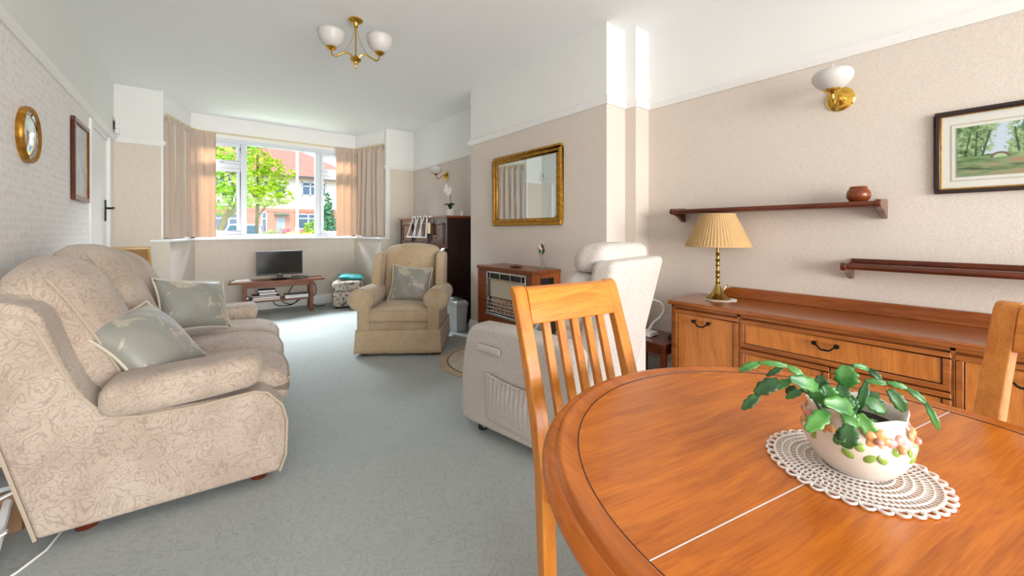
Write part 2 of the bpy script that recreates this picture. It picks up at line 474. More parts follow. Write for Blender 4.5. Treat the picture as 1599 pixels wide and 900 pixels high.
g = G().prism([(JR, YF+.12), (2.125, 7.03), (2.125, 7.14), (2.24, 7.14), (JR+.15, YF+.12)], 'xy', 1.05, H)
struct('wall_bay_right', g, 'white')
struct('wall_bay_head', G().box(-.085, 2.125, 7.03, 7.14, 2.515, H), 'white')
# back wall with the garden door opening behind the camera
g = G().box(XL, -.6, YB-.1, YB, 0, H).box(2.8, XR, YB-.1, YB, 0, H).box(-.6, 2.8, YB-.1, YB, 2.45, H)
struct('wall_back', g, 'wall_f')
PR = [(0, HR), (.012, HR), (.016, HR+.012), (.03, HR+.03), (.032, HR+.045), (.022, HR+.055), (.02, HR+.066), (0, HR+.068)]
struct('trim_1', G().sweep([(XL, YB), (XL, YF), (JL, YF), (JL, YF+.03)], PR), 'white')
RP = [(JR, YF+.03), (JR, YF), (XA, YF), (XA, Y1), (XC, Y1), (XC, Y2), (XP, Y2), (XP, YP), (XR, YP), (XR, YB)]
struct('trim_2', G().sweep(RP, PR), 'white')
BB = [(0, 0), (.018, 0), (.018, .11), (.012, .13), (.008, .145), (0, .145)]
struct('baseboard_left', G().sweep([(XL, YB), (XL, 4.93)], BB), 'white')
struct('baseboard_front', G().sweep([(XL, 5.93), (XL, YF), (-.263, YF), (-.04, 6.98), (2.09, 6.98), (2.26, YF), (XA, YF), (XA, Y1)], BB), 'white')
struct('baseboard_right', G().sweep([(XA, Y1), (XC, Y1), (XC, 3.34)], BB), 'white')
struct('baseboard_corner', G().sweep([(XC, 2.4), (XC, Y2), (XP, Y2), (XP, YP), (XR, YP), (XR, YB)], BB), 'white')
# thin white corner beads of the bay
struct('trim_3', G().box(JL-.012, JL+.006, YF-.008, YF+.02, 1.08, H), 'white')
struct('trim_4', G().box(JR-.006, JR+.05, YF-.008, YF+.02, 1.08, H), 'white')
# window board
sill = [(-.45, 6.165), (-.235, 6.165), (-.012, 6.93), (2.062, 6.93), (2.232, 6.165), (2.42, 6.165), (2.42, YF), (JR, YF), (JR, YF+.12), (2.125, 7.04), (-.085, 7.04), (JL, YF+.12), (JL, YF), (-.45, YF)]
struct('trim_5', G().prism(sill, 'xy', 1.05, 1.082), 'white', bev=.008)

# window of the bay
w = thing('window_1', 'white framed three-part bay window above the television', 'window', (0, 0, 0)); w['kind'] = 'structure'
del w['category']
X0, X1, Z0, Z1 = -.085, 2.125, 1.082, 2.515
g = G().box(X0, X0+.06, 7.04, 7.11, Z0, Z1).box(X1-.06, X1, 7.04, 7.11, Z0, Z1).box(X0, X1, 7.04, 7.11, Z0, Z0+.05).box(X0, X1, 7.04, 7.11, Z1-.06, Z1)
obj('frame', g, 'upvc', w, bev=.006)
for mx in (.52, 1.53): obj('mullion', G().box(mx-.04, mx+.04, 7.035, 7.11, Z0+.05, Z1-.06), 'upvc', w, bev=.008)
for a, b in ((X0+.06, .48), (1.57, X1-.06)):
    obj('transom', G().box(a, b, 7.035, 7.11, 2.09, 2.16), 'upvc', w, bev=.008)
    for c, d in ((Z0+.05, 2.09), (2.16, Z1-.06)):
        g = G().box(a, b, 7.025, 7.06, c, c+.045).box(a, b, 7.025, 7.06, d-.045, d).box(a, a+.045, 7.025, 7.06, c+.045, d-.045).box(b-.045, b, 7.025, 7.06, c+.045, d-.045)
        obj('casement', g, 'upvc', w, bev=.006)
        obj('pane', G().box(a+.04, b-.04, 7.072, 7.078, c+.04, d-.04), 'glass', w)
    obj('handle', G().box((a+b)/2-.01, (a+b)/2+.06, 7.0, 7.025, 2.172, 2.19), 'grey', w, bev=.004)
obj('pane', G().box(.56, 1.49, 7.072, 7.078, Z0+.05, Z1-.06), 'glass', w)

# door in the left wall
d = thing('door_1', 'white door with black lever handle in the left wall', 'door', (XL, 4.985, 0)); d['kind'] = 'structure'
del d['category']
obj('leaf', G().box(-.05, -.012, .03, .855, .01, 2.12), 'white', d, bev=.003)
g = G().box(-.1, .018, -.055, .025, 0, 2.16).box(-.1, .018, .86, .93, 0, 2.16)
obj('architrave', g, 'white', d, bev=.006)
obj('lining', G().box(-.1, .0, .025, .86, 2.122, 2.15), 'white', d, bev=.004)
pl = obj('latch_plate', G().box(-.012, -.002, .765, .80, 1.28, 1.50), 'iron', d, bev=.004)
obj('lever', G().tube([(-.004, .783, 1.415), (.05, .783, 1.415), (.056, .76, 1.417), (.056, .67, 1.42)], [.01, .01, .01, .007], 8), 'iron', pl)

# ------------------------------------------------------------ curtains and their track
def path_pts(path, n):
    P = [Vector(p) for p in path]; L = [(b-a).length for a, b in zip(P, P[1:])]; T = sum(L); out = []
    for i in range(n):
        t = T*i/(n-1); k = 0
        while k < len(L)-1 and t > L[k]: t -= L[k]; k += 1
        d = (P[k+1]-P[k]).normalized(); out.append((P[k]+d*t, Vector((d.y, -d.x))))
    return out, T
def smooth_norm(pp):
    out = []
    for i, (p, n) in enumerate(pp):
        a = [pp[j][1] for j in range(max(0, i-8), min(len(pp), i+9))]; m = sum(a, Vector((0, 0))); out.append((p, m.normalized()))
    return out
def make_curtain(name, label, path, zt, zb, pleats, seed, flat):
    rr = random.Random(seed); n = pleats*12+1
    pp, T = path_pts(path, n); pp = smooth_norm(pp)
    amp = [.6+.8*rr.random() for _ in range(pleats+2)]; jit = [rr.uniform(-.25, .25) for _ in range(pleats+2)]
    rows = 26
    def off(u, v):
        a = u*pleats; k = int(a); f = a-k
        A = amp[k]*(1-f)+amp[k+1]*f; J = jit[k]*(1-f)+jit[k+1]*f
        low = .85+.15*min(1, v/.25)
        wob = 1+.25*math.sin(v*3+k)
        fl = sum(.42 if flat(u+.01*j) else 1 for j in range(-6, 7))/13
        return .040*A*low*fl*wob*math.sin(2*PI*(a+J*v))+.008*math.sin(2*PI*(a*2.0+J))*(1-.6*v)
    t = thing(name, label, 'curtain', (path[0][0], path[0][1], zb), 0, 'bay window curtains')
    o = Vector((path[0][0], path[0][1], zb))
    def fn(u, v):
        i = min(n-1, int(round(u*(n-1)))); p, nn = pp[i]; q = off(u, v)
        flare = .015*v
        z = zt+(zb-zt)*v+.006*math.sin(u*9+seed)*v
        return Vector((p.x+nn.x*(q+flare), p.y+nn.y*(q+flare), z))-o
    hd = .075/(zt-zb)
    obj('drape', G().grid(lambda u, v: fn(u, hd+v*(1-hd)), n, rows), 'curtain', t, sharp=180)
    def fh(u, v):
        i = min(n-1, int(round(u*(n-1)))); p, nn = pp[i]
        q = off(u, .02)*.55+.007*math.sin(u*pleats*2*PI*3)
        return Vector((p.x+nn.x*q, p.y+nn.y*q, zt+(zb-zt)*hd*1.15*v))-o
    obj('heading_tape', G().grid(fh, n, 4), 'curtain', t, sharp=180)
    for k in range(1, pleats, 2):     # cream lining edges catch the light where folds turn
        u = (k+.25)/pleats
        pts = [fn(u, hd+(1-hd)*j/14)+Vector((0, 0, 0)) for j in range(15)]
        nn = pp[min(n-1, int(u*(n-1)))][1]
        if k in (1, 3) and 'left' in label: obj('lining_edge', G().tube([p+Vector((nn.x, nn.y, 0))*.004 for p in pts], .005, 5), 'lining', t)
    return t
make_curtain('curtain', 'beige lined curtain at the left side of the bay window', [(-.335, 6.25), (-.09, 6.88), (.0, 6.93), (.19, 6.93)], 2.56, 1.10, 7, 3, lambda u: u > .78)
make_curtain('curtain', 'beige lined curtain at the right side of the bay, nearest the piano', [(1.775, 6.93), (2.06, 6.93), (2.14, 6.86), (2.335, 6.28)], 2.58, 1.10, 8, 5, lambda u: u < .30)
g = G()
tp, _ = path_pts([(-.30, 6.25), (-.06, 6.93), (.02, 6.985), (2.02, 6.985), (2.10, 6.93), (2.31, 6.25)], 40)
g.tube([(p.x, p.y, 2.575) for p, _n in tp], .012, 8)
t = obj('curtain_rail', g, plain('pale_wood_track', 'DCCBA0', .5)); tag(t, 'pale curtain track running round the top of the bay', 'curtain rail')

# ------------------------------------------------------------ sofa
SOFA_L = 1.74
sofa = thing('sofa', 'beige floral three-seat sofa against the left wall', 'sofa', (.30, 2.14, 0), math.radians(-5))
prof = [(.0, .05), (.025, .14), (.03, .25), (.02, .33), (-.02, .40), (-.07, .44), (-.30, .44), (-.50, .445), (-.57, .46), (-.625, .51), (-.665, .58), (-.70, .67), (-.73, .77), (-.755, .86), (-.79, .905), (-.85, .925), (-.93, .925), (-.935, .85), (-.90, .6), (-.86, .42), (-.77, .05)]
for y0, y1, s in ((0, .15, 0), (SOFA_L-.15, SOFA_L, SOFA_L)):
    obj('side_panel', G().prism(prof, 'xz', y0, y1), 'sofa', sofa, bev=.014, seg=3)
    ye = -.002 if s == 0 else SOFA_L+.002
    pp = [(x, ye, z) for x, z in [(-.95, .885), (-.86, .885), (-.80, .868), (-.765, .82), (-.735, .74), (-.70, .65), (-.66, .56), (-.61, .49), (-.55, .445), (-.48, .432), (-.30, .43), (-.10, .445), (-.05, .43), (.01, .36), (.03, .28), (.025, .12), (.0, .05)]]
    obj('piping', G().tube(pp, .006, 6), 'pipe', sofa)
    obj('piping', G().tube([(-.77, ye, .05), (-.86, ye, .42), (-.90, ye, .6), (-.935, ye, .85)], .006, 6), 'pipe', sofa)
def armfn(p, q):
    return (p[0], p[1]*(1-.08*q[0]), p[2]+.012*q[0]+(.008*(1-q[1]**2) if q[2] > 0 else -.012*(1-q[0]**2)))
for yc in (.085, SOFA_L-.085):
    obj('arm', G().rbox((-.34, yc, .525), (.27, .125, .065), .055, 10, armfn), 'sofa', sofa)
obj('base', G().box(-.74, -.02, .14, SOFA_L-.14, .07, .29), 'sofa', sofa, bev=.02, seg=3)
def seatfn(p, q):
    return (p[0]+.02*(1-q[1]**2)*(1 if q[0] > 0 else 0), p[1], p[2]+(.03*(1-q[0]**2)*(1-q[1]**2) if q[2] > 0 else 0)-.05*max(0, q[0])**4*(1 if q[2] > 0 else 0))
SW = (SOFA_L-.30)/3
for i in range(3):
    yc = .15+SW*(i+.5)
    c = obj('seat_cushion', G().rbox((-.30, yc, .40), (.345, SW/2-.002, .095), .05, 10, seatfn), 'sofa', sofa)
    obj('piping', G().tube([(.052, yc-SW/2+.03, .425), (.062, yc, .43), (.052, yc+SW/2-.03, .425)], .005, 6), 'pipe', c)
def top(y):
    t = (y-.1)/(SOFA_L-.2); return .92+.125*math.sin(PI*max(0, min(1, t)))**.8
def bf(u, v):
    y = .1+(SOFA_L-.2)*u; zt = top(y)
    # loop: rear bottom -> rear top -> front top -> front bottom
    seq = [(-.75, .12), (-.84, .5), (-.92, zt-.06), (-.925, zt-.02), (-.89, zt), (-.83, zt-.01), (-.80, zt-.06), (-.70, .5), (-.62, .3)]
    k = v*(len(seq)-1); i = min(len(seq)-2, int(k)); f = k-i
    a, b = seq[i], seq[i+1]; return (a[0]+(b[0]-a[0])*f, y, a[1]+(b[1]-a[1])*f)
obj('back_frame', G().grid(bf, 30, 17), 'sofa', sofa, sharp=180)
for i in range(3):
    yc = .15+SW*(i+.5); zt = top(yc)+.015; hz = (zt-.47)/2
    def bcf(p, q, hz=hz, i=i):
        lean = -.125*(q[2]+1)
        bul = .105*(1-abs(q[1])**2.2)*(1-(q[2]*.85)**4)*(1 if q[0] > 0 else .1)
        arch = .05*(1-q[1]**2)*max(0, q[2])
        slope = [.035, 0, -.035][i]*q[1]*(1 if q[2] > 0 else 0)*q[2]
        return (p[0]+lean+bul, p[1]*(1+.03*(1-q[2]**2)), p[2]+arch+slope)
    c = obj('back_cushion', G().rbox((-.635, yc, .47+hz), (.075, SW/2-.004, hz), .07, 12, bcf), 'sofa', sofa)
    loop = []
    for k in range(25):
        v = -1+2*k/24; q = Vector((1, -.86, v)); p = Vector((.071, -.86*(SW/2), v*hz*.97)); r = bcf(p, q); loop.append((r[0]-.635+.003, r[1]+yc, r[2]+.47+hz))
    obj('piping', G().tube(loop, .005, 6), 'pipe', c)
for x in (-.66, -.08):
    for y in (.1, SOFA_L-.1): obj('foot', G().lathe([(.035, 0), (.04, .03), (.045, .07)], (x, y, 0), 12), 'dark_y', sofa)

# scatter cushions: square pillow with pinched corners and piping
def pillow(name, label, c, normal, up, size=.42, thick=.085, grp='sage scatter cushions', seed=1, mat='sage', pipe='sagepipe', asp=1.0):
    rr = random.Random(seed)
    z = Vector(normal).normalized(); y = Vector(up); y = (y-z*y.dot(z)).normalized(); x = y.cross(z)
    rot = Matrix((x, y, z)).transposed().to_euler()
    t = thing(name, label, 'cushion', c, 0, grp, rot=rot)
    h = size/2; wv = [rr.uniform(-1, 1) for _ in range(6)]
    def edge(u, v):
        x = u*(1-.09*(1-v*v)); y = v*(1-.09*(1-u*u))
        fl = .012*(wv[0]*math.sin(3*u+wv[1]*3)+wv[2]*math.sin(3*v+wv[3]*3))
        return x*h, y*h*asp, fl
    n = 17
    g = G()
    for sg in (1, -1):
        def fn(a, b, sg=sg):
            u, v = 2*a-1, 2*b-1; X, Y, F = edge(u, v)
            th = thick*(max(0, 1-u*u)**.55)*(max(0, 1-v*v)**.55)
            cr = .006*math.sin(9*u+5*v+wv[4]*6)*(1-abs(u))
            return (X, Y, F+sg*(th+cr*th/thick))
        g.grid(fn, n, n)
    obj('cover', g, mat, t, sharp=180)
    loop = []
    m = 14
    for k in range(m): loop.append((-1+2*k/m, -1))
    for k in range(m): loop.append((1, -1+2*k/m))
    for k in range(m): loop.append((1-2*k/m, 1))
    for k in range(m): loop.append((-1, 1-2*k/m))
    obj('piping', G().tube([edge(*p) for p in loop], .006, 6, True), pipe, t)
    return t
pillow('scatter_cushion', 'sage cushion slumped beside the near arm of the beige sofa', (-.17, 2.52, .64), (.62, -.42, .66), (-.62, .25, .62), .43, seed=2)
pillow('scatter_cushion', 'sage cushion propped upright at the far end of the beige sofa', (-.02, 3.33, .70), (.55, -.72, .42), (-.05, .35, 1), .44, seed=4, asp=.8)

# ------------------------------------------------------------ wing armchair
ac = thing('wing_armchair', 'tan wing armchair with rolled arms facing the camera', 'armchair', (1.475, 3.59, 0), math.radians(-35.6))
prof = [(-.385, .05), (.385, .05), (.385, .30), (-.385, .30)]
obj('base', G().box(-.37, .37, .02, .74, .07, .34), 'armch', ac, bev=.02, seg=3)
def sk(u, v):
    per = [(-.385, .76), (-.385, 0), (.385, 0), (.385, .76)]
    a = u*3; k = min(2, int(a)); f = a-k
    x = per[k][0]+(per[k+1][0]-per[k][0])*f; y = per[k][1]+(per[k+1][1]-per[k][1])*f
    sc = 1.02+.03*v; w = .004*math.sin(u*60)*v
    return (x*sc, (y-.38)*(1+.05*v)+.38+w, .245-.215*v)
obj('skirt', G().grid(sk, 91, 6), 'armch', ac, solid=.008, sharp=60)
for sx in (-1, 1):
    obj('arm_front', G().prism([(sx*.27, .2), (sx*.385, .2), (sx*.385, .48), (sx*.27, .5)], 'xz', .0, .10), 'armch', ac, bev=.015, seg=3)
    ra = obj('arm', G().xf(Matrix.Identity(4)).lathe([(.02, -.002), (.095, 0), (.108, .012), (.112, .06), (.11, .3), (.10, .58), (.07, .62)], (0, 0, 0), 24, 1.06, .95, mat=None).xf(Matrix.Translation((sx*.352, .0, .53)) @ Matrix.Rotation(-PI/2, 4, 'X')), 'armch', ac)
    obj('piping', G().tube([(sx*.352+.108*1.05*math.cos(a), .006, .53+.103*math.sin(a)) for a in [2*PI*k/28 for k in range(28)]], .005, 6, True), 'pipe', ra)
    obj('side_panel', G().box(min(sx*.27, sx*.38), max(sx*.27, sx*.38), .06, .74, .2, .52), 'armch', ac, bev=.015)
    wp = [(.42, .5), (.40, .62), (.42, .75), (.46, .88), (.52, .94), (.60, .955), (.74, .95), (.80, .93), (.74, .5)]
    obj('wing', G().prism(wp, 'yz', min(sx*.285, sx*.375), max(sx*.285, sx*.375)), 'armch', ac, bev=.03, seg=4)
def sfn(p, q): return (p[0], p[1], p[2]+(.035*(1-q[0]**2)*(1-q[1]**2) if q[2] > 0 else 0))
c = obj('seat_cushion', G().rbox((0, .27, .375), (.285, .28, .065), .035, 10, sfn), 'armch', ac)
obj('piping', G().tube([(-.27, -.008, .43), (0, -.012, .433), (.27, -.008, .43)], .005, 6), 'pipe', c)
def bfn(p, q):
    arch = (.05*(1-q[0]**2) if q[2] > .4 else 0)
    return (p[0]*(1+.06*q[2]), p[1]+.10*(q[2]+1)-.045*(1-q[0]**2)*(1-q[2]**2)*(1 if q[1] < 0 else 0), p[2]+arch)
obj('back_cushion', G().rbox((0, .56, .72), (.285, .085, .275), .06, 12, bfn), 'armch', ac)
obj('back_seam', G().tube([(-.26, .49, .60), (-.1, .475, .602), (.1, .475, .602), (.26, .49, .60)], .004, 6), 'pipe', ac)
for x in (-.33, .33):
    for y in (.06, .70): obj('foot', G().lathe([(.03, 0), (.03, .08)], (x, y, 0), 12), 'dark_y', ac)
rr_ = Matrix.Rotation(math.radians(-35.6), 3, 'Z')
cc = Vector((1.475, 3.59, 0))+rr_ @ Vector((.04, .38, .625))
pillow('scatter_cushion', 'sage cushion with cream blossom sprays sitting on the tan wing armchair', cc, rr_ @ Vector((.0, -.95, .3)), rr_ @ Vector((.09, .3, .95)), .42, .07, seed=9, asp=.9)

# ------------------------------------------------------------ recliner
rc = thing('recliner_chair', 'pale oatmeal recliner seen from behind the slatted dining chair', 'armchair', (1.243, 2.065, 0), math.radians(10.2))
pp = [(0, .05), (.005, .2), (-.005, .40), (-.04, .56), (-.075, .61), (-.12, .635), (-.40, .64), (-.74, .625), (-.80, .58), (-.80, .05)]
for x0, x1 in ((0, .15), (.71, .86)):
    p = obj('side_panel', G().prism(pp, 'yz', x0, x1), 'recl', rc, bev=.028, seg=4)
    if x0 == 0: near = p
g = G().prism([(-.155, .5), (-.155, .535), (-.335, .53), (-.335, .495)], 'yz', -.022, -.006)
obj('pull_strap', g, 'recl', near, bev=.004)
def pk(u, v):
    y = -.235-.375*u; z = .375-.03*u-v*(.262+.0*u)
    ga = .006*math.sin(u*75+v*3)*(1-v)**2.4; bulge = .016*math.sin(PI*min(1, v*1.05+.1))*math.sin(PI*u)**.5 if 0 < u < 1 else 0
    z += .012*math.sin(PI*u)*(-1)*(1-v)
    e = .0 if (u in (0, 1) or v == 1) else .012
    return (-.004-e-bulge-ga, y, z)
obj('side_pocket', G().grid(pk, 121, 14), 'recl', near, sharp=180)
obj('pocket_hem', G().tube([(-.017-.004*math.sin(k/60*75), -.235-.375*k/60, .378-.03*k/60-.012*math.sin(PI*k/60)) for k in range(61)], .008, 6), 'recl', near)
obj('base', G().box(.14, .72, -.76, -.06, .08, .34), 'recl', rc, bev=.02)
obj('foot_panel', G().rbox((.43, -.045, .25), (.275, .05, .17), .04, 8), 'recl', rc)
obj('seat_cushion', G().rbox((.43, -.34, .42), (.275, .32, .09), .05, 8, lambda p, q: (p[0], p[1], p[2]+(.03*(1-q[0]**2)*(1-q[1]**2) if q[2] > 0 else 0))), 'recl', rc)
# leaning back: shell behind, cushions in front
def lean(z): return -.70-.17*(z-.3)/.73
def shell(p, q):
    z = p[2]+.665; return (p[0]*(1+.06*q[2]), p[1]+lean(z)+.03*(1-q[0]**2)*(-1 if q[1] < 0 else 0)*.4, p[2])
obj('back_shell', G().rbox((.435, -.02, .665), (.295, .065, .37), .035, 10, shell), 'recl', rc)
for k, (zc, hz, th) in enumerate(((.56, .11, .10), (.735, .09, .105), (.885, .085, .10))):
    def lum(p, q, zc=zc): return (p[0], p[1]+lean(p[2]+zc)+.03*(1-q[0]**2)*(1 if q[1] > 0 else 0), p[2])
    obj('back_cushion', G().rbox((.43, .12, zc), (.275, th, hz), .07, 8, lum), 'recl', rc)
def headf(p, q): return (p[0], p[1]+lean(p[2]+1.03)+.02*(1-q[0]**2)*(1 if q[1] > 0 else 0), p[2]+.008*(1-q[0]**2))
obj('head_roll', G().rbox((.425, .085, 1.035), (.28, .10, .075), .07, 10, headf), 'recl', rc)
for x in (.07, .79):
    for y in (-.12, -.72): obj('foot', G().lathe([(.028, 0), (.03, .02), (.02, .035), (.02, .07)], (x, y, 0), 12), 'black', rc)
ra_ = Matrix.Rotation(math.radians(10.2), 3, 'Z'); rl = lambda *p: Vector((1.243, 2.065, 0))+ra_ @ Vector(p)
pillow('scatter_cushion', 'sage cushion in the oatmeal recliner, partly hidden by the dining chair slats', rl(.36, -.44, .70), ra_ @ Vector((-.15, .85, .45)), ra_ @ Vector((0, -.4, 1)), .40, .07, seed=12)

# ------------------------------------------------------------ dining table
tb = thing('dining_table', 'round orange teak dining table in the foreground', 'table', (.928, .19, 0), math.radians(-12.2))
TR, TI = .55, .482
edge = [(TI, .7515), (TR-.040, .7515), (TR-.034, .7535), (TR-.029, .7525), (TR-.026, .748), (TR-.023, .7455), (TR-.018, .747), (TR-.010, .746), (TR-.003, .740), (TR+.002, .733), (TR, .724), (TR-.012, .716), (TR-.03, .714), (TR-.03, .708), (TI, .708)]
g = G(); N = 128
rows = [[g.bm.verts.new((r*math.cos(2*PI*i/N), r*math.sin(2*PI*i/N), z)) for i in range(N)] for r, z in edge]
for a in range(len(rows)):
    A, B = rows[a], rows[(a+1) % len(rows)]
    for i in range(N): g.bm.faces.new((A[i], A[(i+1) % N], B[(i+1) % N], B[i]))
obj('table_rim', g, 'table_rim', tb, sharp=50)
for sg in (1, -1):
    pts = [( (TI-.002)*math.cos(PI*i/64), sg*max(.0008, (TI-.002)*math.sin(PI*i/64))) for i in range(65)]
    obj('top_leaf', G().prism(pts, 'xy', .71, .7505), 'teak_x', tb, bev=.001, seg=1)
obj('inlay_line', G().tube([((TI-.001)*math.cos(2*PI*i/96), (TI-.001)*math.sin(2*PI*i/96), .7503) for i in range(96)], .0016, 5, True), 'piano_s', tb)
obj('leaf_joint', G().box(-.48, .48, -.0006, .0006, .735, .7509), 'lace', tb)
obj('apron', G().lathe([(.40, .64), (.42, .64), (.42, .712), (.40, .712)], (0, 0, 0), 64), 'table_rim', tb)
obj('pedestal', G().lathe([(.07, .12), (.06, .2), (.045, .35), (.055, .55), (.09, .66), (.12, .708)], (0, 0, 0), 32), 'teak_z', tb)
for k in range(4):
    a = PI/4+k*PI/2; c, s_ = math.cos(a), math.sin(a)
    obj('leg', G().beam((.04*c, .04*s_, .16), (.40*c, .40*s_, .025), .05, .07, (0, 0, 1), .045, .05), 'teak_x', tb, bev=.008)

# ------------------------------------------------------------ dining chairs
def make_chair(label, loc, rotz):
    t = thing('dining_chair', label, 'chair', loc, rotz, 'slatted dining chairs')
    hw = .205
    def post(x):
        g = G(); w = .0235
        seq = [(.185, 0, .036), (.20, .25, .040), (.212, .46, .044), (.245, .62, .042), (.30, .80, .036), (.345, .93, .034), (.362, .975, .036), (.372, .992, .026), (.385, .992, .016), (.398, .978, .010)]
        fr = [(y-d/2, z) for y, z, d in seq[:7]]; bk = [(y+d/2, z) for y, z, d in seq[:7]]
        pts = fr+[(.356, .990), (.374, .995), (.388, .985)]+bk[::-1]
        return g.prism(pts, 'yz', x-w, x+w)
    for x in (-hw, hw): obj('back_post', post(x), 'chair_z', t, bev=.004)
    rail = [(.309, .875), (.335, .965), (.345, .985), (.366, .992), (.378, .98), (.368, .955), (.338, .868)]
    obj('top_rail', G().prism(rail, 'yz', -hw+.0235, hw-.0235), 'chair_x', t, bev=.003)
    obj('lower_rail', G().prism([(.216, .52), (.228, .56), (.25, .555), (.238, .515)], 'yz', -hw+.0235, hw-.0235), 'chair_x', t, bev=.003)
    for k in range(5):
        x = -hw+.0235+(2*hw-.047)*(k+1)/6
        g = G().beam((x, .232, .545), (x, .330, .885), .029, .018, (0, -1, .3)); obj('slat', g, 'chair_z', t, bev=.002)
    for sx in (-1, 1):
        obj('leg', G().beam((sx*.20, -.19, 0), (sx*.205, -.19, .43), .03, .03, (0, 1, 0), .042, .042), 'chair_z', t, bev=.003)
        obj('seat_rail', G().beam((sx*.205, -.18, .405), (sx*.2, .20, .405), .022, .06), 'teak_y', t, bev=.002)
    for y in (-.19, .205): obj('seat_rail', G().beam((-.19, y, .405), (.19, y, .405), .022, .06), 'chair_x', t, bev=.002)
    obj('seat', G().rbox((0, .0, .455), (.215, .20, .028), .022, 8), 'recl', t)
    return t
ch = make_chair('slatted beech dining chair tucked in at the far left of the round table', (.992, .637, 0), math.radians(-8.25))
dup(ch, (1.258, -.069, 0), math.radians(-109.9), 'slatted beech dining chair cut off by the right edge, backing onto the sideboard')

# ------------------------------------------------------------ planter on its crocheted mat
dz = .7525
g = G()
for k in range(10):
    r = .010+k*.0124
    n = 72
    g.tube([(r*math.cos(2*PI*i/n), r*math.sin(2*PI*i/n), dz-.752) for i in range(n)], .0018 if k % 3 else .0026, 4, True)
    if k < 9:
        m = max(8, int(2*PI*r/.0082))
        for i in range(m):
            a = 2*PI*(i+.5*(k % 2))/m
            g.beam((r*math.cos(a), r*math.sin(a), 0), ((r+.0124)*math.cos(a+.03), (r+.0124)*math.sin(a+.03), 0), (.0034 if k % 2 else .0024), .002)
o_ = G()
n = 36
for i in range(n):
    a = 2*PI*i/n; c = Vector((.126*math.cos(a), .126*math.sin(a), 0))
    o_.tube([c+Vector((math.cos(a+t)*.0095, math.sin(a+t)*.0095, 0)) for t in (-1.9, -1.2, -.5, 0, .5, 1.2, 1.9)], .0024, 4)
g.xf(Matrix.Scale(.95, 4)); o_.xf(Matrix.Scale(.95, 4))
dl = thing('crochet_doily', 'round white crocheted mat under the flowerpot on the dining table', 'doily', (.925, .178, .754))
obj('lace_web', g, 'lace', dl, kind='stuff'); obj('scalloped_edge', o_, 'lace', dl)
pot = thing('potted_cactus', 'trailing leaf cactus in a cream flower-embossed pot on the dining table', 'potted plant', (.925, .172, .757))
def pf(a, i):
    prof = [(.055, 0), (.060, .003), (.078, .02), (.092, .042), (.096, .06), (.092, .078), (.083, .092), (.081, .10), (.087, .109), (.085, .1125), (.080, .109), (.074, .095), (.078, .07), (.06, .06)]
    r, z = prof[i]
    ruff = (1+.035*math.cos(6*a)+.02*math.cos(3*a+1)) if 6 <= i <= 11 else 1
    return (r*ruff*math.cos(a)*.82, r*ruff*math.sin(a)*.82, z+(.004*math.cos(6*a+.6) if 7 <= i <= 10 else 0))
vs = G()
rows = [[vs.bm.verts.new(pf(2*PI*k/60, i)) for k in range(60)] for i in range(14)]
for A, B in zip(rows, rows[1:]):
    for k in range(60): vs.bm.faces.new((A[k], A[(k+1) % 60], B[(k+1) % 60], B[k]))
vs.bm.faces.new(rows[0][::-1])
pb = obj('pot', vs, 'ceramic', pot, sharp=70)
obj('soil', G().lathe([(.062, .082), (.04, .088), (.0001, .09)], (0, 0, 0), 24), 'soil', pot)
M['peach'] = plain('peach_glaze', 'D9A066', .15); M['rose'] = plain('rose_glaze', 'D89A8E', .15); M['greeng'] = plain('green_glaze', '8AA84C', .15)
ca = math.atan2(-.172, -.925)
for k, (da, z, r, kind) in enumerate(((-1.15, .072, .017, 'rose'), (-.62, .078, .016, 'peach'), (.05, .058, .009, 'rose'), (.38, .078, .016, 'peach'), (.78, .068, .018, 'rose'), (1.35, .075, .016, 'peach'), (1.9, .072, .016, 'rose'), (2.6, .076, .016, 'peach'), (-1.8, .074, .016, 'peach'))):
    a = ca+da; c = Vector((.0725*math.cos(a), .0725*math.sin(a), z+.004)); rad = Vector((math.cos(a), math.sin(a), 0)); tan = Vector((-math.sin(a), math.cos(a), 0)); up = Vector((0, 0, 1))
    g = G()
    fm = Matrix((rad, tan, up)).transposed().to_4x4()
    for i in range(5):
        q = c+(tan*math.cos(2*PI*i/5)+up*math.sin(2*PI*i/5))*r*.62
        h_ = G().ball((0, 0, 0), r*.62, (.42, 1, .8), 12, 7).xf(Matrix.Translation(q) @ fm @ Matrix.Rotation(2*PI*i/5, 4, 'X'))
        vm = {v_: g.bm.verts.new(v_.co) for v_ in h_.bm.verts}
        for f_ in h_.bm.faces: g.bm.faces.new([vm[v_] for v_ in f_.verts])
        h_.bm.free()
    obj('embossed_flower', g, kind, pb)
    obj('flower_centre', G().ball(c+rad*r*.35, r*.38, (1, 1, 1), 10, 6), 'peach' if kind == 'rose' else 'rose', pb)
    for sgn in (-1, 1):
        q = c+tan*sgn*r*1.35-up*r*1.0; q = Vector((q.x, q.y, q.z)); q2 = Vector((q.x, q.y, 0)).normalized()*.0755; q = Vector((q2.x, q2.y, q.z))
        m = Matrix((rad, tan, up)).transposed().to_4x4(); 
        g = G().ball((0, 0, 0), 1, (.004, .011, .008), 10, 6).xf(Matrix.Translation(q) @ m @ Matrix.Rotation(sgn*.7, 4, 'X'))
        obj('embossed_leaf', g, 'greeng', pb)
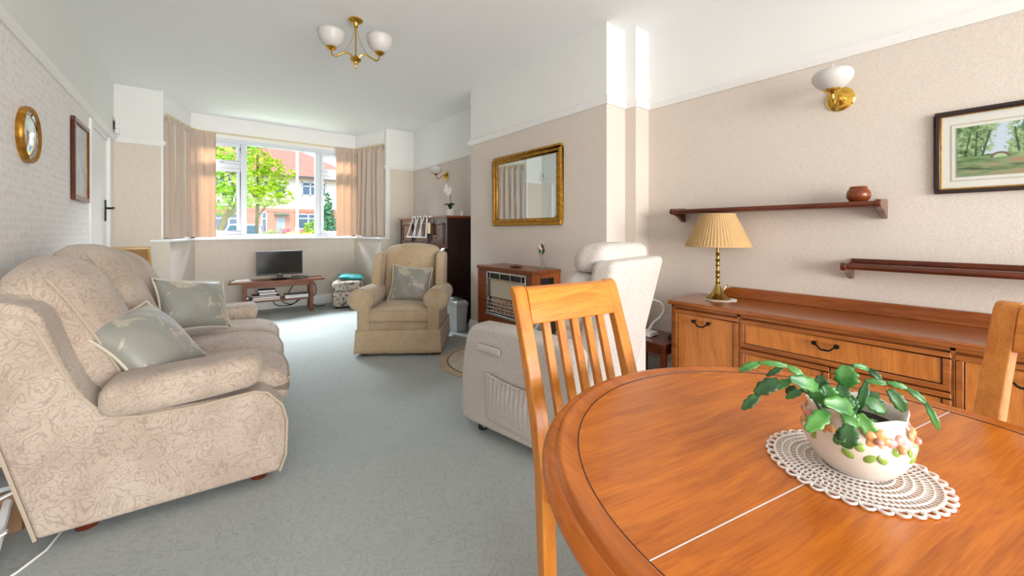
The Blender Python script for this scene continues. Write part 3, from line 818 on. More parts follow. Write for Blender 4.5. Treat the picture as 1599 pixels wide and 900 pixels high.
LV = [(0.839, 0.228, 0.923, 0.829, 0.249, 0.937, 0.016, 0), (0.829, 0.249, 0.937, 0.8, 0.284, 0.94, 0.013, 0), (0.8, 0.284, 0.939, 0.778, 0.308, 0.924, 0.017, 0), (0.827, 0.256, 0.932, 0.811, 0.275, 0.916, 0.012, 1), (0.835, 0.206, 0.909, 0.786, 0.232, 0.93, 0.03, 0), (0.809, 0.239, 0.918, 0.793, 0.258, 0.903, 0.018, 0), (0.799, 0.253, 0.916, 0.774, 0.28, 0.892, 0.03, 1), (0.778, 0.276, 0.89, 0.756, 0.294, 0.864, 0.02, 1), (0.853, 0.243, 0.896, 0.851, 0.256, 0.88, 0.016, 1), (0.837, 0.229, 0.897, 0.816, 0.246, 0.884, 0.016, 1), (0.88, 0.208, 0.893, 0.881, 0.214, 0.918, 0.028, 1), (0.899, 0.18, 0.905, 0.898, 0.181, 0.941, 0.044, 0), (0.88, 0.183, 0.91, 0.871, 0.177, 0.89, 0.026, 1), (0.935, 0.177, 0.936, 0.957, 0.159, 0.927, 0.013, 0), (0.957, 0.159, 0.928, 0.96, 0.144, 0.912, 0.016, 1), (0.902, 0.165, 0.865, 0.915, 0.155, 0.917, 0.018, 1), (0.914, 0.156, 0.918, 0.929, 0.131, 0.917, 0.013, 0), (0.929, 0.131, 0.919, 0.942, 0.108, 0.913, 0.013, 0), (0.942, 0.108, 0.913, 0.952, 0.087, 0.892, 0.014, 0), (0.952, 0.087, 0.892, 0.954, 0.073, 0.854, 0.013, 0), (0.918, 0.127, 0.91, 0.931, 0.11, 0.877, 0.026, 1), (0.855, 0.164, 0.882, 0.8, 0.188, 0.9, 0.034, 0), (0.81, 0.187, 0.882, 0.772, 0.204, 0.857, 0.03, 0), (0.844, 0.173, 0.875, 0.849, 0.156, 0.857, 0.03, 0), (0.858, 0.155, 0.876, 0.864, 0.138, 0.84, 0.028, 0), (0.839, 0.164, 0.86, 0.829, 0.166, 0.826, 0.034, 1), (0.838, 0.171, 0.848, 0.822, 0.177, 0.831, 0.02, 1), (0.91, 0.159, 0.887, 0.927, 0.133, 0.868, 0.03, 0), (0.836, 0.217, 0.905, 0.843, 0.199, 0.885, 0.03, 0), (0.845, 0.197, 0.883, 0.839, 0.215, 0.901, 0.02, 0), (0.869, 0.191, 0.886, 0.855, 0.202, 0.91, 0.03, 0), (0.888, 0.137, 0.855, 0.875, 0.148, 0.862, 0.018, 0), (0.883, 0.167, 0.869, 0.891, 0.174, 0.893, 0.024, 1), (0.915, 0.155, 0.879, 0.942, 0.146, 0.892, 0.02, 1), (0.854, 0.177, 0.898, 0.857, 0.162, 0.885, 0.022, 1)]
PL = Vector(pot.location)
VW = Vector((-.78, -.25, .42)).normalized()      # leaves turn their faces to the garden doors
for k, L in enumerate(LV):
    a, b, wd, dk = Vector(L[:3])-PL, Vector(L[3:6])-PL, L[6], L[7]
    d = b-a; ln = d.length; d.normalize(); s_ = d.cross(VW).normalized(); nn = s_.cross(d).normalized()
    def lf(u, v, a=a, d=d, s_=s_, nn=nn, ln=ln, wd=wd, k=k):
        prof = .88*(.22+.78*math.sin(PI*min(1, u*.93+.05))**.7)*(1-.22*abs(math.sin(u*PI*3.0))**3)
        if u > .96: prof *= .7
        x = (2*v-1); fold = abs(x)*wd*.10
        return a+d*(ln*(1.06*u-.03))+s_*(x*wd*.5*prof)+nn*(ln*.10*math.sin(PI*u)+fold*prof)
    obj('leaf', G().grid(lf, 19, 5), 'leafd' if dk else 'leaf', pot, solid=.001, sharp=180)
for p, q in (((.905, .165, .85), (.902, .165, .872)), ((.86, .2, .85), (.837, .229, .9)), ((.88, .2, .85), (.839, .228, .923)), ((.9, .185, .85), (.935, .177, .936)), ((.88, .17, .85), (.856, .16, .878))):
    obj('stem', G().tube([Vector(p)-PL, (Vector(p)+Vector(q))/2-PL+Vector((0, 0, .012)), Vector(q)-PL], .003, 6), 'leafd', pot)

# ------------------------------------------------------------ sideboard
sb = thing('sideboard', 'long teak sideboard with black drop handles along the right wall', 'sideboard', (2.47, .56, 0))
yy = lambda y: y-.56
T = .722
obj('top', G().box(-.02, .45, yy(-.30), yy(1.42), T-.028, T), 'sb_top', sb, bev=.008, seg=3)
g = G().prism([(yy(1.30), T), (yy(1.24), T+.05), (yy(1.19), T+.07), (yy(-.30), T+.07), (yy(-.30), T)], 'yz', .425, .448)
obj('back_rail', g, 'sb_top', sb, bev=.003)
obj('carcass', G().box(.02, .44, yy(-.28), yy(1.40), .07, T-.028), 'sb_frame', sb)
obj('plinth', G().box(.05, .42, yy(-.26), yy(1.38), 0, .07), 'dark_y', sb)
for y in (1.392, .982, .147, -.272): obj('stile', G().box(.0, .03, yy(y)-.008, yy(y)+.008, .07, T-.028), 'sb_frame', sb)
obj('top_moulding', G().box(.0, .03, yy(-.28), yy(1.40), T-.045, T-.028), 'sb_frame', sb, bev=.003)
def front(name, y0, y1, z0, z1, hy=None, hz=None):
    m = .024
    g = G()
    for a, b, c, d in ((y0, y1, z0, z0+m), (y0, y1, z1-m, z1), (y0, y0+m, z0+m, z1-m), (y1-m, y1, z0+m, z1-m)): g.box(-.004, .02, yy(a), yy(b), c, d)
    dr = obj(name, g, 'sb_frame', sb, bev=.003)
    obj('panel', G().box(.003, .02, yy(y0+m-.001), yy(y1-m+.001), z0+m-.001, z1-m+.001), 'sb_z', dr)
    g = G()
    for a, b, c, d in ((y0+m, y1-m, z0+m, z0+m+.004), (y0+m, y1-m, z1-m-.004, z1-m), (y0+m, y0+m+.004, z0+m, z1-m), (y1-m-.004, y1-m, z0+m, z1-m)): g.box(.001, .01, yy(a), yy(b), c, d)
    obj('bead', g, 'piano_s', dr)
    if hy is not None:
        g = G(); pts = []
        for i in range(13):
            t = -1+2*i/12; pts.append((-.022-.008*(1-t*t), yy(hy)+.045*t, hz-.026*(1-t*t)**.8+.006*math.cos(t*9)*abs(t)))
        g.tube(pts, [.0035+.002*(1-abs(-1+2*i/12)) for i in range(13)], 8)
        for s_ in (-1, 1): g.lathe([(.001, -.006), (.011, -.003), (.012, .004), (.006, .016), (.006, .026)], (-.026, yy(hy)+.045*s_, hz), 12, mat=Matrix.Rotation(PI/2, 4, 'Y'))
        obj('handle', g, 'iron', dr)
front('door', .988, 1.384, .09, .668, 1.195, .61)
front('drawer', .153, .976, .505, .668, .572, .612)
front('door', .562, .976, .09, .497, .62, .43); front('door', .153, .556, .09, .497, .5, .43)
front('door', -.266, .141, .09, .668, -.04, .61)

# table lamp on a small mat
mt = obj('lamp_mat', G().lathe([(.10, 0), (.10, .002), (.0001, .003)], (0, 0, 0), 40, flute=.06, nf=8), 'lace'); mt.location = (2.735, 1.205, T+.001)
tag(mt, 'small white scalloped mat under the brass table lamp', 'doily')
tl = thing('table_lamp', 'brass table lamp with a pleated cream shade on the sideboard', 'lamp', (2.73, 1.218, T+.004))
obj('base', G().lathe([(.076, 0), (.078, .006), (.07, .012), (.055, .02), (.04, .035), (.028, .055), (.016, .085), (.012, .10)], (0, 0, 0), 28), 'oldbrass', tl)
pr = [(.011, .10), (.016, .11), (.011, .118)]
z = .118
for dzz, r in ((.035, .012), (.03, .013), (.045, .011), (.035, .012), (.04, .011)):
    pr += [(r*.95, z+.004), (r*.85, z+dzz*.5), (r, z+dzz-.008), (r*1.4, z+dzz-.004), (r*1.0, z+dzz)]; z += dzz
pr += [(.009, z+.01), (.009, .40)]
obj('stem', G().lathe(pr, (0, 0, 0), 20), 'oldbrass', tl)
sh = obj('lamp_shade', G().lathe([(.198, .352), (.198, .358), (.175, .405), (.145, .475), (.112, .545), (.104, .562), (.104, .567)], (0, 0, 0), 240, flute=.016, nf=58), 'shade', tl, sharp=180, solid=.0015)
for r, z in ((.20, .354), (.106, .564)): obj('shade_trim', G().tube([(r*math.cos(2*PI*k/48), r*math.sin(2*PI*k/48), z) for k in range(48)], .005, 6, True), plain('shade_braid', 'CDA876', .7), sh)
obj('switch_cord', G().tube([(.02, -.02, .03), (.05, -.02, .06), (.06, -.03, .085), (.075, -.03, .09), (.08, -.02, .075)], .003, 6), 'oldbrass', tl)

# wall shelves
def shelf(name, label, y0, y1, z, lip):
    t = thing(name, label, 'shelf', (XR, (y0+y1)/2, z), 0, None)
    h = (y1-y0)/2
    obj('board', G().box(-.175, -.002, -h, h, -.014, .012), 'dark_y', t, bev=.006, seg=3)
    if lip:
        obj('front_lip', G().tube([(-.178, -h, .004), (-.178, h, .004)], .017, 10), 'dark_y', t)
        obj('back_lip', G().box(-.018, -.002, -h, h, .012, .04), 'dark_y', t, bev=.004)
    else: obj('front_edge', G().tube([(-.178, -h, 0), (-.178, h, 0)], .016, 10), 'dark_y', t)
    for s in (-1, 1):
        pts = [(-.002, .032), (-.10, .026), (-.19, .022), (-.20, .0), (-.19, -.018), (-.10, -.035), (-.03, -.075), (-.002, -.075)]
        obj('bracket', G().prism(pts, 'xz', s*h-.012, s*h+.012), 'dark_y', t, bev=.005, seg=3)
    return t
shelf('wall_shelf', 'upper dark mahogany wall shelf holding a round wooden bowl', .42, 1.55, 1.322, False)
shelf('wall_shelf', 'lower dark mahogany wall shelf running off the right edge', -.65, .56, .985, True)
b = thing('wooden_bowl', 'round turned wooden lidded bowl on the upper wall shelf', 'bowl', (2.82, .512, 1.335))
M['bowlw'] = wood('turned_wood', '8E451C', '5E2A0E', 'X', .3)
obj('body', G().lathe([(.03, 0), (.036, .006), (.05, .025), (.053, .045), (.048, .064), (.036, .078), (.034, .076)], (0, 0, 0), 28), 'bowlw', b)
obj('rim', G().lathe([(.036, .074), (.040, .08), (.036, .087), (.03, .086), (.028, .07)], (0, 0, 0), 28), 'bowlw', b)

# landscape picture
pc = thing('landscape_picture', 'framed landscape of trees and a stone bridge on the right wall', 'picture', (XR, -.095, 1.568))
def frame_parts(t, w_, h_, fw, dep, mat, sgn, name='frame', bev=.004):
    g = G(); x0, x1 = sorted((0, sgn*dep))
    for a, b, c, d in ((-w_, w_, -h_, -h_+fw), (-w_, w_, h_-fw, h_), (-w_, -w_+fw, -h_+fw, h_-fw), (w_-fw, w_, -h_+fw, h_-fw)): g.box(x0, x1, a, b, c, d)
    return obj(name, g, mat, t, bev=bev)
frame_parts(pc, .33, .203, .02, -1*-.022 if False else .022, 'piano_s', -1)
frame_parts(pc, .312, .185, .008, .018, 'gold', -1, 'gilt_slip', .002)
obj('mount', G().box(-.010, -.002, -.31, .31, -.184, .184), plain('cream_mount', 'E8E2D4', .8), pc)
def scene_mat():
    t = NT('landscape_print'); tc = t.xyz(t.obj())
    u = t.math('DIVIDE', t.math('SUBTRACT', .255, tc[1]), .51); v = t.math('DIVIDE', t.math('ADD', tc[2], .125), .24)
    n = t.noise(t.obj(), 45, 6, .72); n2 = t.noise(t.obj((1, .25, 1)), 34, 4)
    c = t.ramp(n, [(.36, '38522E'), (.48, '6F8F58'), (.62, 'B4C596')])
    skyd = t.math('ADD', t.math('ABSOLUTE', t.math('SUBTRACT', u, t.math('ADD', .20, t.math('MULTIPLY', v, .09)))), t.math('MULTIPLY', t.math('SUBTRACT', n, .5), .4))
    m = t.math('MULTIPLY', t.math('LESS_THAN', skyd, .05), t.math('GREATER_THAN', v, .42))
    c = t.mix(m, c, 'C9D3DC')
    for a, k, wd in ((.05, .07, .006), (.115, .02, .005), (.155, .10, .007), (.37, -.05, .006)):
        dd = t.math('ABSOLUTE', t.math('SUBTRACT', u, t.math('ADD', a, t.math('MULTIPLY', t.math('SUBTRACT', v, .38), k))))
        mm = t.math('MULTIPLY', t.math('LESS_THAN', dd, wd), t.math('MULTIPLY', t.math('GREATER_THAN', v, .36), t.math('LESS_THAN', v, .88)))
        c = t.mix(t.math('MULTIPLY', mm, .8), c, '3A3A28')
    bank = t.ramp(n2, [(.4, '5B7A48'), (.6, '93A876')])
    c = t.mix(t.math('LESS_THAN', v, t.math('ADD', .40, t.math('MULTIPLY', t.math('SUBTRACT', n, .5), .1))), c, bank)
    wat = t.ramp(n2, [(.35, '4C5A3C'), (.5, '8C9A6C'), (.62, 'B08A6C')])
    c = t.mix(t.math('LESS_THAN', v, t.math('ADD', .29, t.math('MULTIPLY', t.math('SUBTRACT', n2, .5), .2))), c, wat)
    du = t.math('MULTIPLY', t.math('SUBTRACT', u, .262), 1.7); dv = t.math('SUBTRACT', v, .34)
    dist = t.math('SQRT', t.math('ADD', t.math('MULTIPLY', du, du), t.math('MULTIPLY', dv, dv)))
    abv = t.math('GREATER_THAN', v, .34)
    c = t.mix(t.math('MULTIPLY', t.math('LESS_THAN', dist, .105), abv), c, '7C6650')
    c = t.mix(t.math('MULTIPLY', t.math('LESS_THAN', dist, .068), abv), c, 'B6C79A')
    t.P(col=c, rough=.55, spec=.3); return t.m
obj('print', G().box(-.013, -.010, -.255, .255, -.125, .115), scene_mat(), pc)
g = G()
for a, b, c, d in ((-.275, .275, -.145, -.140), (-.275, .275, .130, .135), (-.275, -.270, -.14, .13), (.270, .275, -.14, .13)): g.box(-.0115, -.010, a, b, c, d)
obj('mount_line', g, plain('fawn_line', 'CDBBA0', .8), pc)
obj('glazing', G().box(-.0155, -.0145, -.31, .31, -.184, .184), 'glass', pc)

# wall lights
def sconce(name, label, loc):
    t = thing(name, label, 'wall light', loc, 0, 'wall lights')
    ry = Matrix.Rotation(-PI/2, 4, 'Y')
    obj('wall_plate', G().lathe([(.066, 0), (.068, .006), (.06, .014), (.045, .016), (.03, .022), (.018, .034), (.001, .038)], (0, 0, 0), 28, mat=ry), 'brass', t)
    arm = [(-.03, 0, 0), (-.055, 0, .008), (-.08, 0, -.005), (-.10, 0, -.03), (-.125, 0, -.048), (-.15, 0, -.042), (-.166, 0, -.025), (-.17, 0, .0)]
    obj('arm', G().tube(arm, .007, 8), 'brass', t)
    cp = obj('cup', G().lathe([(.008, -.02), (.012, -.012), (.024, -.006), (.036, .0), (.040, .008), (.036, .014), (.02, .016), (.012, .03)], (-.17, 0, .01), 20), 'brass', t)
    obj('glass_shade', G().lathe([(.028, .0), (.05, .01), (.074, .03), (.09, .058), (.092, .078), (.086, .094), (.078, .102)], (-.17, 0, .018), 36), 'frost', t, solid=.003, sharp=180)
    obj('bulb', G().lathe([(.012, .03), (.013, .05), (.019, .075), (.02, .10), (.014, .125), (.004, .142), (.0003, .144)], (-.17, 0, .018), 14), 'frost', t)
    return t
s1 = sconce('wall_light', 'brass wall light with white glass bowl above the upper shelf', (XR, .61, 1.945))
dup(s1, (XA, 5.07, 1.975), 0, 'brass wall light with white glass bowl above the piano')

# ceiling light
cl = thing('ceiling_light', 'brass two-arm ceiling light with frosted glass bowls', 'ceiling light', (.956, 3.157, H), math.atan2(-.073, .172))
obj('ceiling_rose', G().lathe([(.052, 0), (.054, -.008), (.045, -.018), (.022, -.03), (.014, -.05), (.018, -.055), (.012, -.062)], (0, 0, 0), 24), 'brass', cl)
obj('stem', G().tube([(0, 0, -.06), (0, 0, -.29)], .006, 10), 'brass', cl)
obj('boss', G().lathe([(.008, -.275), (.018, -.285), (.034, -.298), (.042, -.31), (.034, -.322), (.018, -.332), (.014, -.345), (.009, -.352), (.005, -.37), (.004, -.385), (.001, -.387)], (0, 0, 0), 24), 'brass', cl)
for s in (-1, 1):
    arm = [(s*.02, 0, -.30), (s*.035, 0, -.275), (s*.06, 0, -.262), (s*.09, 0, -.27), (s*.125, 0, -.29), (s*.148, 0, -.302), (s*.168, 0, -.292), (s*.176, 0, -.262)]
    obj('arm', G().tube(arm, .0065, 8), 'brass', cl)
    obj('wire_stay', G().tube([(s*.008, 0, -.07), (s*.02, 0, -.13), (s*.045, 0, -.2), (s*.08, 0, -.255), (s*.10, 0, -.275)], .002, 6), 'brass', cl)
    obj('cup', G().lathe([(.007, -.235), (.012, -.228), (.03, -.22), (.038, -.208), (.034, -.202), (.012, -.2)], (s*.176, 0, -.028), 20), 'brass', cl)
    obj('glass_shade', G().lathe([(.028, -.205), (.052, -.194), (.075, -.17), (.090, -.135), (.096, -.10), (.097, -.085)], (s*.176, 0, -.028), 36), 'frost', cl, solid=.003, sharp=180)
    obj('bulb', G().lathe([(.012, -.2), (.013, -.18), (.02, -.155), (.018, -.13), (.006, -.11), (.0005, -.108)], (s*.176, 0, -.028), 14), 'frost', cl)

# ------------------------------------------------------------ chimney breast: mirror, fire, vase
mr = thing('wall_mirror', 'rectangular gilt-framed mirror on the chimney breast', 'mirror', (XC, 2.94, 1.594))
frame_parts(mr, .507, .36, .03, .035, 'gold', -1, 'outer_frame', .008)
frame_parts(mr, .48, .333, .04, .024, 'gold', -1, 'inner_frame', .008)
frame_parts(mr, .444, .297, .006, .016, 'piano_s', -1, 'slip', .001)
obj('mirror_glass', G().box(-.012, -.002, -.44, .44, -.293, .293), 'mirror', mr)
fr = thing('gas_fire', 'wood-cased gas fire with chrome grille against the chimney breast', 'fire', (2.17, 2.87, 0))
a, b = -.41, .41      # local y: a near the camera, b near the piano
obj('top', G().box(-.01, .328, a-.008, b+.008, .815, .845), 'fire_y', fr, bev=.005)
obj('end_panel', G().box(.0, .328, b-.025, b, 0, .815), 'fire_z', fr)
g = G().box(.0, .328, a, a+.02, 0, .52).box(.0, .09, a, a+.02, .52, .815).box(.25, .328, a, a+.02, .52, .815).box(.09, .25, a, a+.02, .775, .815)
obj('end_panel', g, 'fire_z', fr, bev=.002)
obj('control_niche', G().box(.09, .25, a+.02, a+.10, .52, .775), 'black', fr)
obj('control_tap', G().lathe([(.015, 0), (.02, .02), (.012, .04)], (.17, a+.012, .58), 14), 'chrome', fr)
g = G().box(0, .02, .24, b-.025, .06, .815).box(0, .02, a+.02, -.33, .06, .815).box(0, .02, -.33, .24, .06, .40).box(0, .02, -.33, .24, .795, .815)
obj('front_surround', g, 'fire_y', fr, bev=.002)
obj('plinth', G().box(.03, .32, a+.02, b-.03, 0, .06), 'black', fr)
g = G()
for p in ((-.33, .24, .40, .415), (-.33, .24, .785, .80), (.225, .245, .40, .80), (-.335, -.32, .40, .80)): g.box(-.014, .02, *p)
obj('metal_frame', g, 'chrome', fr, bev=.002)
obj('vent_slot', G().box(.01, .06, -.32, .225, .735, .785), 'black', fr)
for k in range(4): 
    y = .185-.155*k; obj('vent_fin', G().box(-.012, .01, y-.006, y+.006, .735, .785), 'chrome', fr)
obj('vent_rail', G().box(-.016, .0, -.32, .225, .728, .738), 'chrome', fr)
obj('heat_panel', G().box(-.004, .02, -.32, .225, .565, .735), plain('beige_enamel', 'C6BBA6', .45), fr)
obj('side_strip', G().box(-.010, .02, .19, .225, .415, .735), 'greyd', fr)
obj('firebox', G().box(.02, .12, -.32, .225, .415, .565), 'black', fr)
for k in range(8):
    y = -.27+.06*k
    g = G()
    for j in range(5): g.box(.004, .03, y-.024, y+.024, .425+.027*j, .445+.027*j)
    obj('radiant', g, plain('clay_radiant', 'C9A084', .8) if k == 0 else bpy.data.materials['clay_radiant'], fr)
for z in (.43, .465, .50, .535): obj('guard_bar', G().tube([(-.02, -.32, z), (-.02, .225, z)], .003, 6), 'chrome', fr)
for k in range(10): obj('guard_bar', G().tube([(-.018, -.30+.057*k, .418), (-.022, -.30+.057*k, .49), (-.006, -.30+.057*k, .565)], .003, 6), 'chrome', fr)
obj('lower_lip', G().box(-.03, .0, -.33, .24, .392, .415), 'steel', fr, bev=.004)
v = thing('bud_vase', 'small clear glass vase with a pink rose on the gas fire', 'vase', (2.40, 2.60, .846))
obj('glass_body', G().lathe([(.032, 0), (.034, .004), (.03, .02), (.018, .06), (.011, .10), (.012, .12), (.015, .125)], (0, 0, 0), 20), 'vglass', v, solid=.002)
obj('stem', G().tube([(0, 0, .01), (0, .002, .1), (.0, .004, .17)], .0025, 6), 'leafd', v)
g = G()
for i in range(9):
    a_ = i*2.4; g.ball((.016*math.cos(a_)*(i/9), .022+.018*math.sin(a_)*(i/9), .178+.004*i*(i < 5)), .016, (1, 1, .9), 8, 6)
obj('flower', g, 'pinkp', v)
for i, (dy, dzv) in enumerate(((-.02, .19), (-.03, .16), (.0, .2), (-.015, .145), (.03, .15))):
    obj('leaf', G().ball((.004, dy*.9, dzv), .016, (.35, .7, 1.3), 8, 6), 'orchl', v)
dd_ = thing('trinket_dish', 'small brown leaf-shaped dish on the gas fire', 'dish', (2.30, 2.84, .846))
obj('dish', G().lathe([(.02, 0), (.05, .004), (.066, .012), (.064, .014), (.045, .008), (.001, .006)], (0, 0, 0), 20, .8, 1.3), 'fire_y', dd_)
obj('handle', G().tube([(0, -.06, .012), (0, -.03, .022), (0, 0, .018)], .004, 6), 'fire_y', dd_)

# hearth rug: half round
rg = thing('hearth_rug', 'round-edged beige patterned rug in front of the gas fire', 'rug', (2.165, 2.92, 0))
def half(r): return [(r*math.cos(a), r*math.sin(a)) for a in [PI/2+PI*k/40 for k in range(41)]]
M['rug_b'] = fabric_swirl('rug_border', 'B9A58A', '8E7A60', 'C4B296', 20); M['rug_i'] = fabric_swirl('rug_field', 'CFC4AE', '6E6048', 'D8CFBC', 6)
obj('border', G().prism(half(.545), 'xy', 0, .008), 'rug_b', rg)
obj('dark_band', G().prism(half(.475), 'xy', 0, .009), plain('brown_band', '6A5A46', 1), rg)
obj('field', G().prism(half(.462), 'xy', 0, .0098), 'rug_i', rg)

# ------------------------------------------------------------ piano corner
pn = thing('upright_piano', 'dark mahogany upright piano in the alcove', 'piano', (2.40, 4.31, 0))
PW = 1.46
obj('lid', G().box(-.025, .405, -.02, PW+.02, 1.345, 1.372), 'piano_top', pn, bev=.006)
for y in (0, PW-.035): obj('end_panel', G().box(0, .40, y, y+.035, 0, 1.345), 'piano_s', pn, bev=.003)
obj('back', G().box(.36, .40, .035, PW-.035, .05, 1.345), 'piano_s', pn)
obj('upper_panel', G().box(.012, .03, .035, PW-.035, .97, 1.345), 'piano_f', pn)
for c, hw_ in ((.27, .17), (.73, .22), (1.19, .17)):
    g = G()
    for p in ((c-hw_, c+hw_, 1.02, 1.04), (c-hw_, c+hw_, 1.265, 1.285), (c-hw_, c-hw_+.02, 1.04, 1.265), (c+hw_-.02, c+hw_, 1.04, 1.265)): g.box(-.004, .014, *p)
    f_ = obj('panel_moulding', g, 'piano_s', pn, bev=.003)
    obj('inset_panel', G().box(.006, .014, c-hw_+.02, c+hw_-.02, 1.04, 1.265), 'piano_f', f_)
obj('key_bed', G().box(-.24, .02, .0, PW, .70, .76), 'piano_s', pn, bev=.006)
obj('key_slip', G().box(-.24, -.215, .03, PW-.03, .76, .80), 'piano_f', pn)
for y in (.0, PW-.09):
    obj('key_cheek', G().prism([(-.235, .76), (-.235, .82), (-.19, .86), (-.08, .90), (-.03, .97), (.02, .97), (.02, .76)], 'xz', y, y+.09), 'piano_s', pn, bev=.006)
obj('white_keys', G().box(-.21, -.06, .09, PW-.09, .78, .815), 'whitecer', pn)
g = G()
for k in range(52):
    if k % 7 in (2, 6): continue
    y = .09+(PW-.18)*(k+1)/52; g.box(-.15, -.06, y-.006, y+.006, .81, .828)
obj('black_keys', g, 'black', pn, kind='stuff')
obj('fall_board', G().prism([(-.07, .80), (-.05, .90), (-.055, .93), (-.03, .95), (.012, .95), (.012, .80)], 'xz', .09, PW-.09), 'piano_f', pn)
obj('lower_panel', G().box(.02, .04, .035, PW-.035, .10, .70), 'piano_f', pn)
obj('plinth', G().box(-.0, .05, .035, PW-.035, .0, .10), 'piano_s', pn)
for y in (.05, PW-.10): obj('leg', G().lathe([(.03, 0), (.028, .05), (.022, .2), (.03, .45), (.038, .62), (.03, .70)], (-.19, y+.025, 0), 16), 'piano_s', pn)
st = thing('music_rack', 'white strap-like folding rack hung on the piano front', 'rack', (2.375, 4.78, 1.372))
for k, (y0, y1) in enumerate(((.0, .09), (.17, .26), (.34, .43))):
    pts = [(-.055, y1+.10, -.27), (-.012, y1+.02, -.03), (-.012, y1, .005), (-.012, y0+.02, .005), (-.012, y0, -.03), (-.055, y0-.05, -.28)]
    obj('strap', G().tube(pts, .009, 6), 'greyd' if k == 9 else 'whitecer', st)
obj('cross_bar', G().tube([(-.055, -.06, -.275), (-.055, .55, -.275)], .008, 6), 'whitecer', st)
cn = thing('candle_lantern', 'small cream candle in a black holder on the piano front', 'candle', (2.372, 4.72, 1.14))
obj('candle', G().lathe([(.022, 0), (.022, .13), (.012, .15), (.001, .152)], (-.01, 0, 0), 16), plain('cream_wax', 'E8D2A4', .5), cn)
obj('holder', G().lathe([(.03, -.015), (.034, 0), (.026, .006)], (-.01, 0, 0), 16), 'iron', cn)
g = G().tube([(.0, -.035, -.01), (.005, -.035, .17), (.005, .035, .17), (.0, .035, -.01)], .005, 6)
obj('bracket', g, 'iron', cn)
oc = thing('orchid', 'white artificial orchid in a pale pot on the piano', 'potted plant', (2.60, 4.58, 1.373))
obj('pot', G().lathe([(.052, 0), (.058, .01), (.063, .085), (.066, .09), (.058, .09), (.056, .075), (.0005, .072)], (0, 0, 0), 22), 'whitecer', oc)
for k, (dx, dy) in enumerate(((-.02, .12), (-.03, -.11), (.03, .06), (.02, -.06))):
    def lf(u, v, dx=dx, dy=dy):
        w_ = .034*math.sin(PI*min(1, u*.94+.04))**.7; x = 2*v-1
        return Vector((dx*u-.03*u*0+w_*x*.75, dy*u*.9, .08+.10*math.sin(u*2.1)-.02*u+abs(x)*.012))+Vector((-.02*x*u, 0, 0))
    obj('leaf', G().grid(lf, 12, 5), 'orchl', oc, solid=.003, sharp=180)
obj('stem', G().tube([(0, 0, .07), (.0, -.004, .2), (-.005, .0, .29), (-.01, .03, .345), (-.01, .06, .365)], .004, 6), 'leafd', oc)
for k, (dy, dz_) in enumerate(((.01, .31), (.06, .36), (.10, .35), (-.02, .34), (.04, .32), (.08, .385))):
    g = G()
    for i in range(5):
        a_ = 2*PI*i/5+PI/2; g.ball((-.02, dy+.024*math.cos(a_), dz_+.024*math.sin(a_)), .022, (.25, 1, 1), 8, 6)
    obj('flower', g, 'petal', oc)
t = thing('trinket_box', 'small white trinket pot beside the orchid on the piano', 'ornament', (2.68, 4.42, 1.373))
obj('body', G().lathe([(.026, 0), (.028, .02), (.027, .05)], (0, 0, 0), 16), 'whitecer', t)
obj('lid', G().lathe([(.029, .05), (.028, .058), (.008, .064), (.006, .072), (.0005, .073)], (0, 0, 0), 16), 'whitecer', t)
bn = thing('waste_bin', 'grey plastic swing-lid bin at the end of the piano', 'bin', (2.41, 4.11, 0))
g = G()
def tap(z, w_, d_): return [(-w_, -d_, z), (w_, -d_, z), (w_, d_, z), (-w_, d_, z)]
def loft(levels):
    g = G(); n = len(levels[0]); P = [p for L in levels for p in L]
    F = [tuple(range(n))[::-1], tuple(range((len(levels)-1)*n, len(levels)*n))]
    for k in range(len(levels)-1):
        for i in range(n): F.append((k*n+i, k*n+(i+1) % n, (k+1)*n+(i+1) % n, (k+1)*n+i))
    g.poly(P, F); return g
obj('body', loft([tap(0, .062, .125), tap(.30, .075, .145)]), 'grey', bn, bev=.008)
obj('rim', loft([tap(.30, .08, .15), tap(.34, .08, .15), tap(.365, .06, .13)]), 'grey', bn, bev=.006)
obj('swing_lid', loft([tap(.36, .05, .11), tap(.39, .03, .09)]), 'greyd', bn, bev=.005)

# ------------------------------------------------------------ television corner
ts = thing('tv_stand', 'low teak stand with undershelf below the bay window', 'tv stand', (.303, 6.479, 0), math.radians(-5))
obj('top', G().box(0, 1.18, 0, .36, .455, .48), 'tvst', ts, bev=.004)
for y in (.03, .30): obj('apron', G().box(.19, 1.02, y, y+.02, .39, .455), 'tvst', ts)
obj('undershelf', G().box(.19, 1.02, .03, .32, .185, .205), 'tvst', ts, bev=.003)
for x in (.165, .985):
    for y in (.01, .30): obj('leg', G().box(x, x+.045, y, y+.045, 0, .455), 'tvst', ts, bev=.003)
tv = thing('television', 'small black flat-screen television on the teak stand', 'television', (.93, 6.60, .482), 0)
obj('case', G().box(-.292, .292, .0, .035, .065, .41), 'black', tv, bev=.004)
obj('screen', G().box(-.276, .276, -.003, .002, .085, .395), 'screen', tv)
obj('logo', G().box(-.02, .02, -.003, .0, .070, .077), 'grey', tv)
obj('neck', G().box(-.04, .04, .005, .03, .01, .075), 'black', tv)
obj('foot', G().lathe([(.11, 0), (.115, .006), (.08, .014), (.001, .016)], (0, .02, 0), 24, 1.1, .65), 'black', tv)
s = thing('set_top_box', 'flat black box beside the television foot on the stand', 'media box', (1.18, 6.54, .482), math.radians(-5))
obj('case', G().box(-.11, .10, -.05, .09, 0, .028), 'black', s, bev=.004); obj('display', G().box(-.03, .03, -.052, -.048, .008, .02), 'greyd', s)
bk = thing('paper_pad', 'white papers lying on the left end of the television stand', 'papers', (.46, 6.60, .481), math.radians(4))
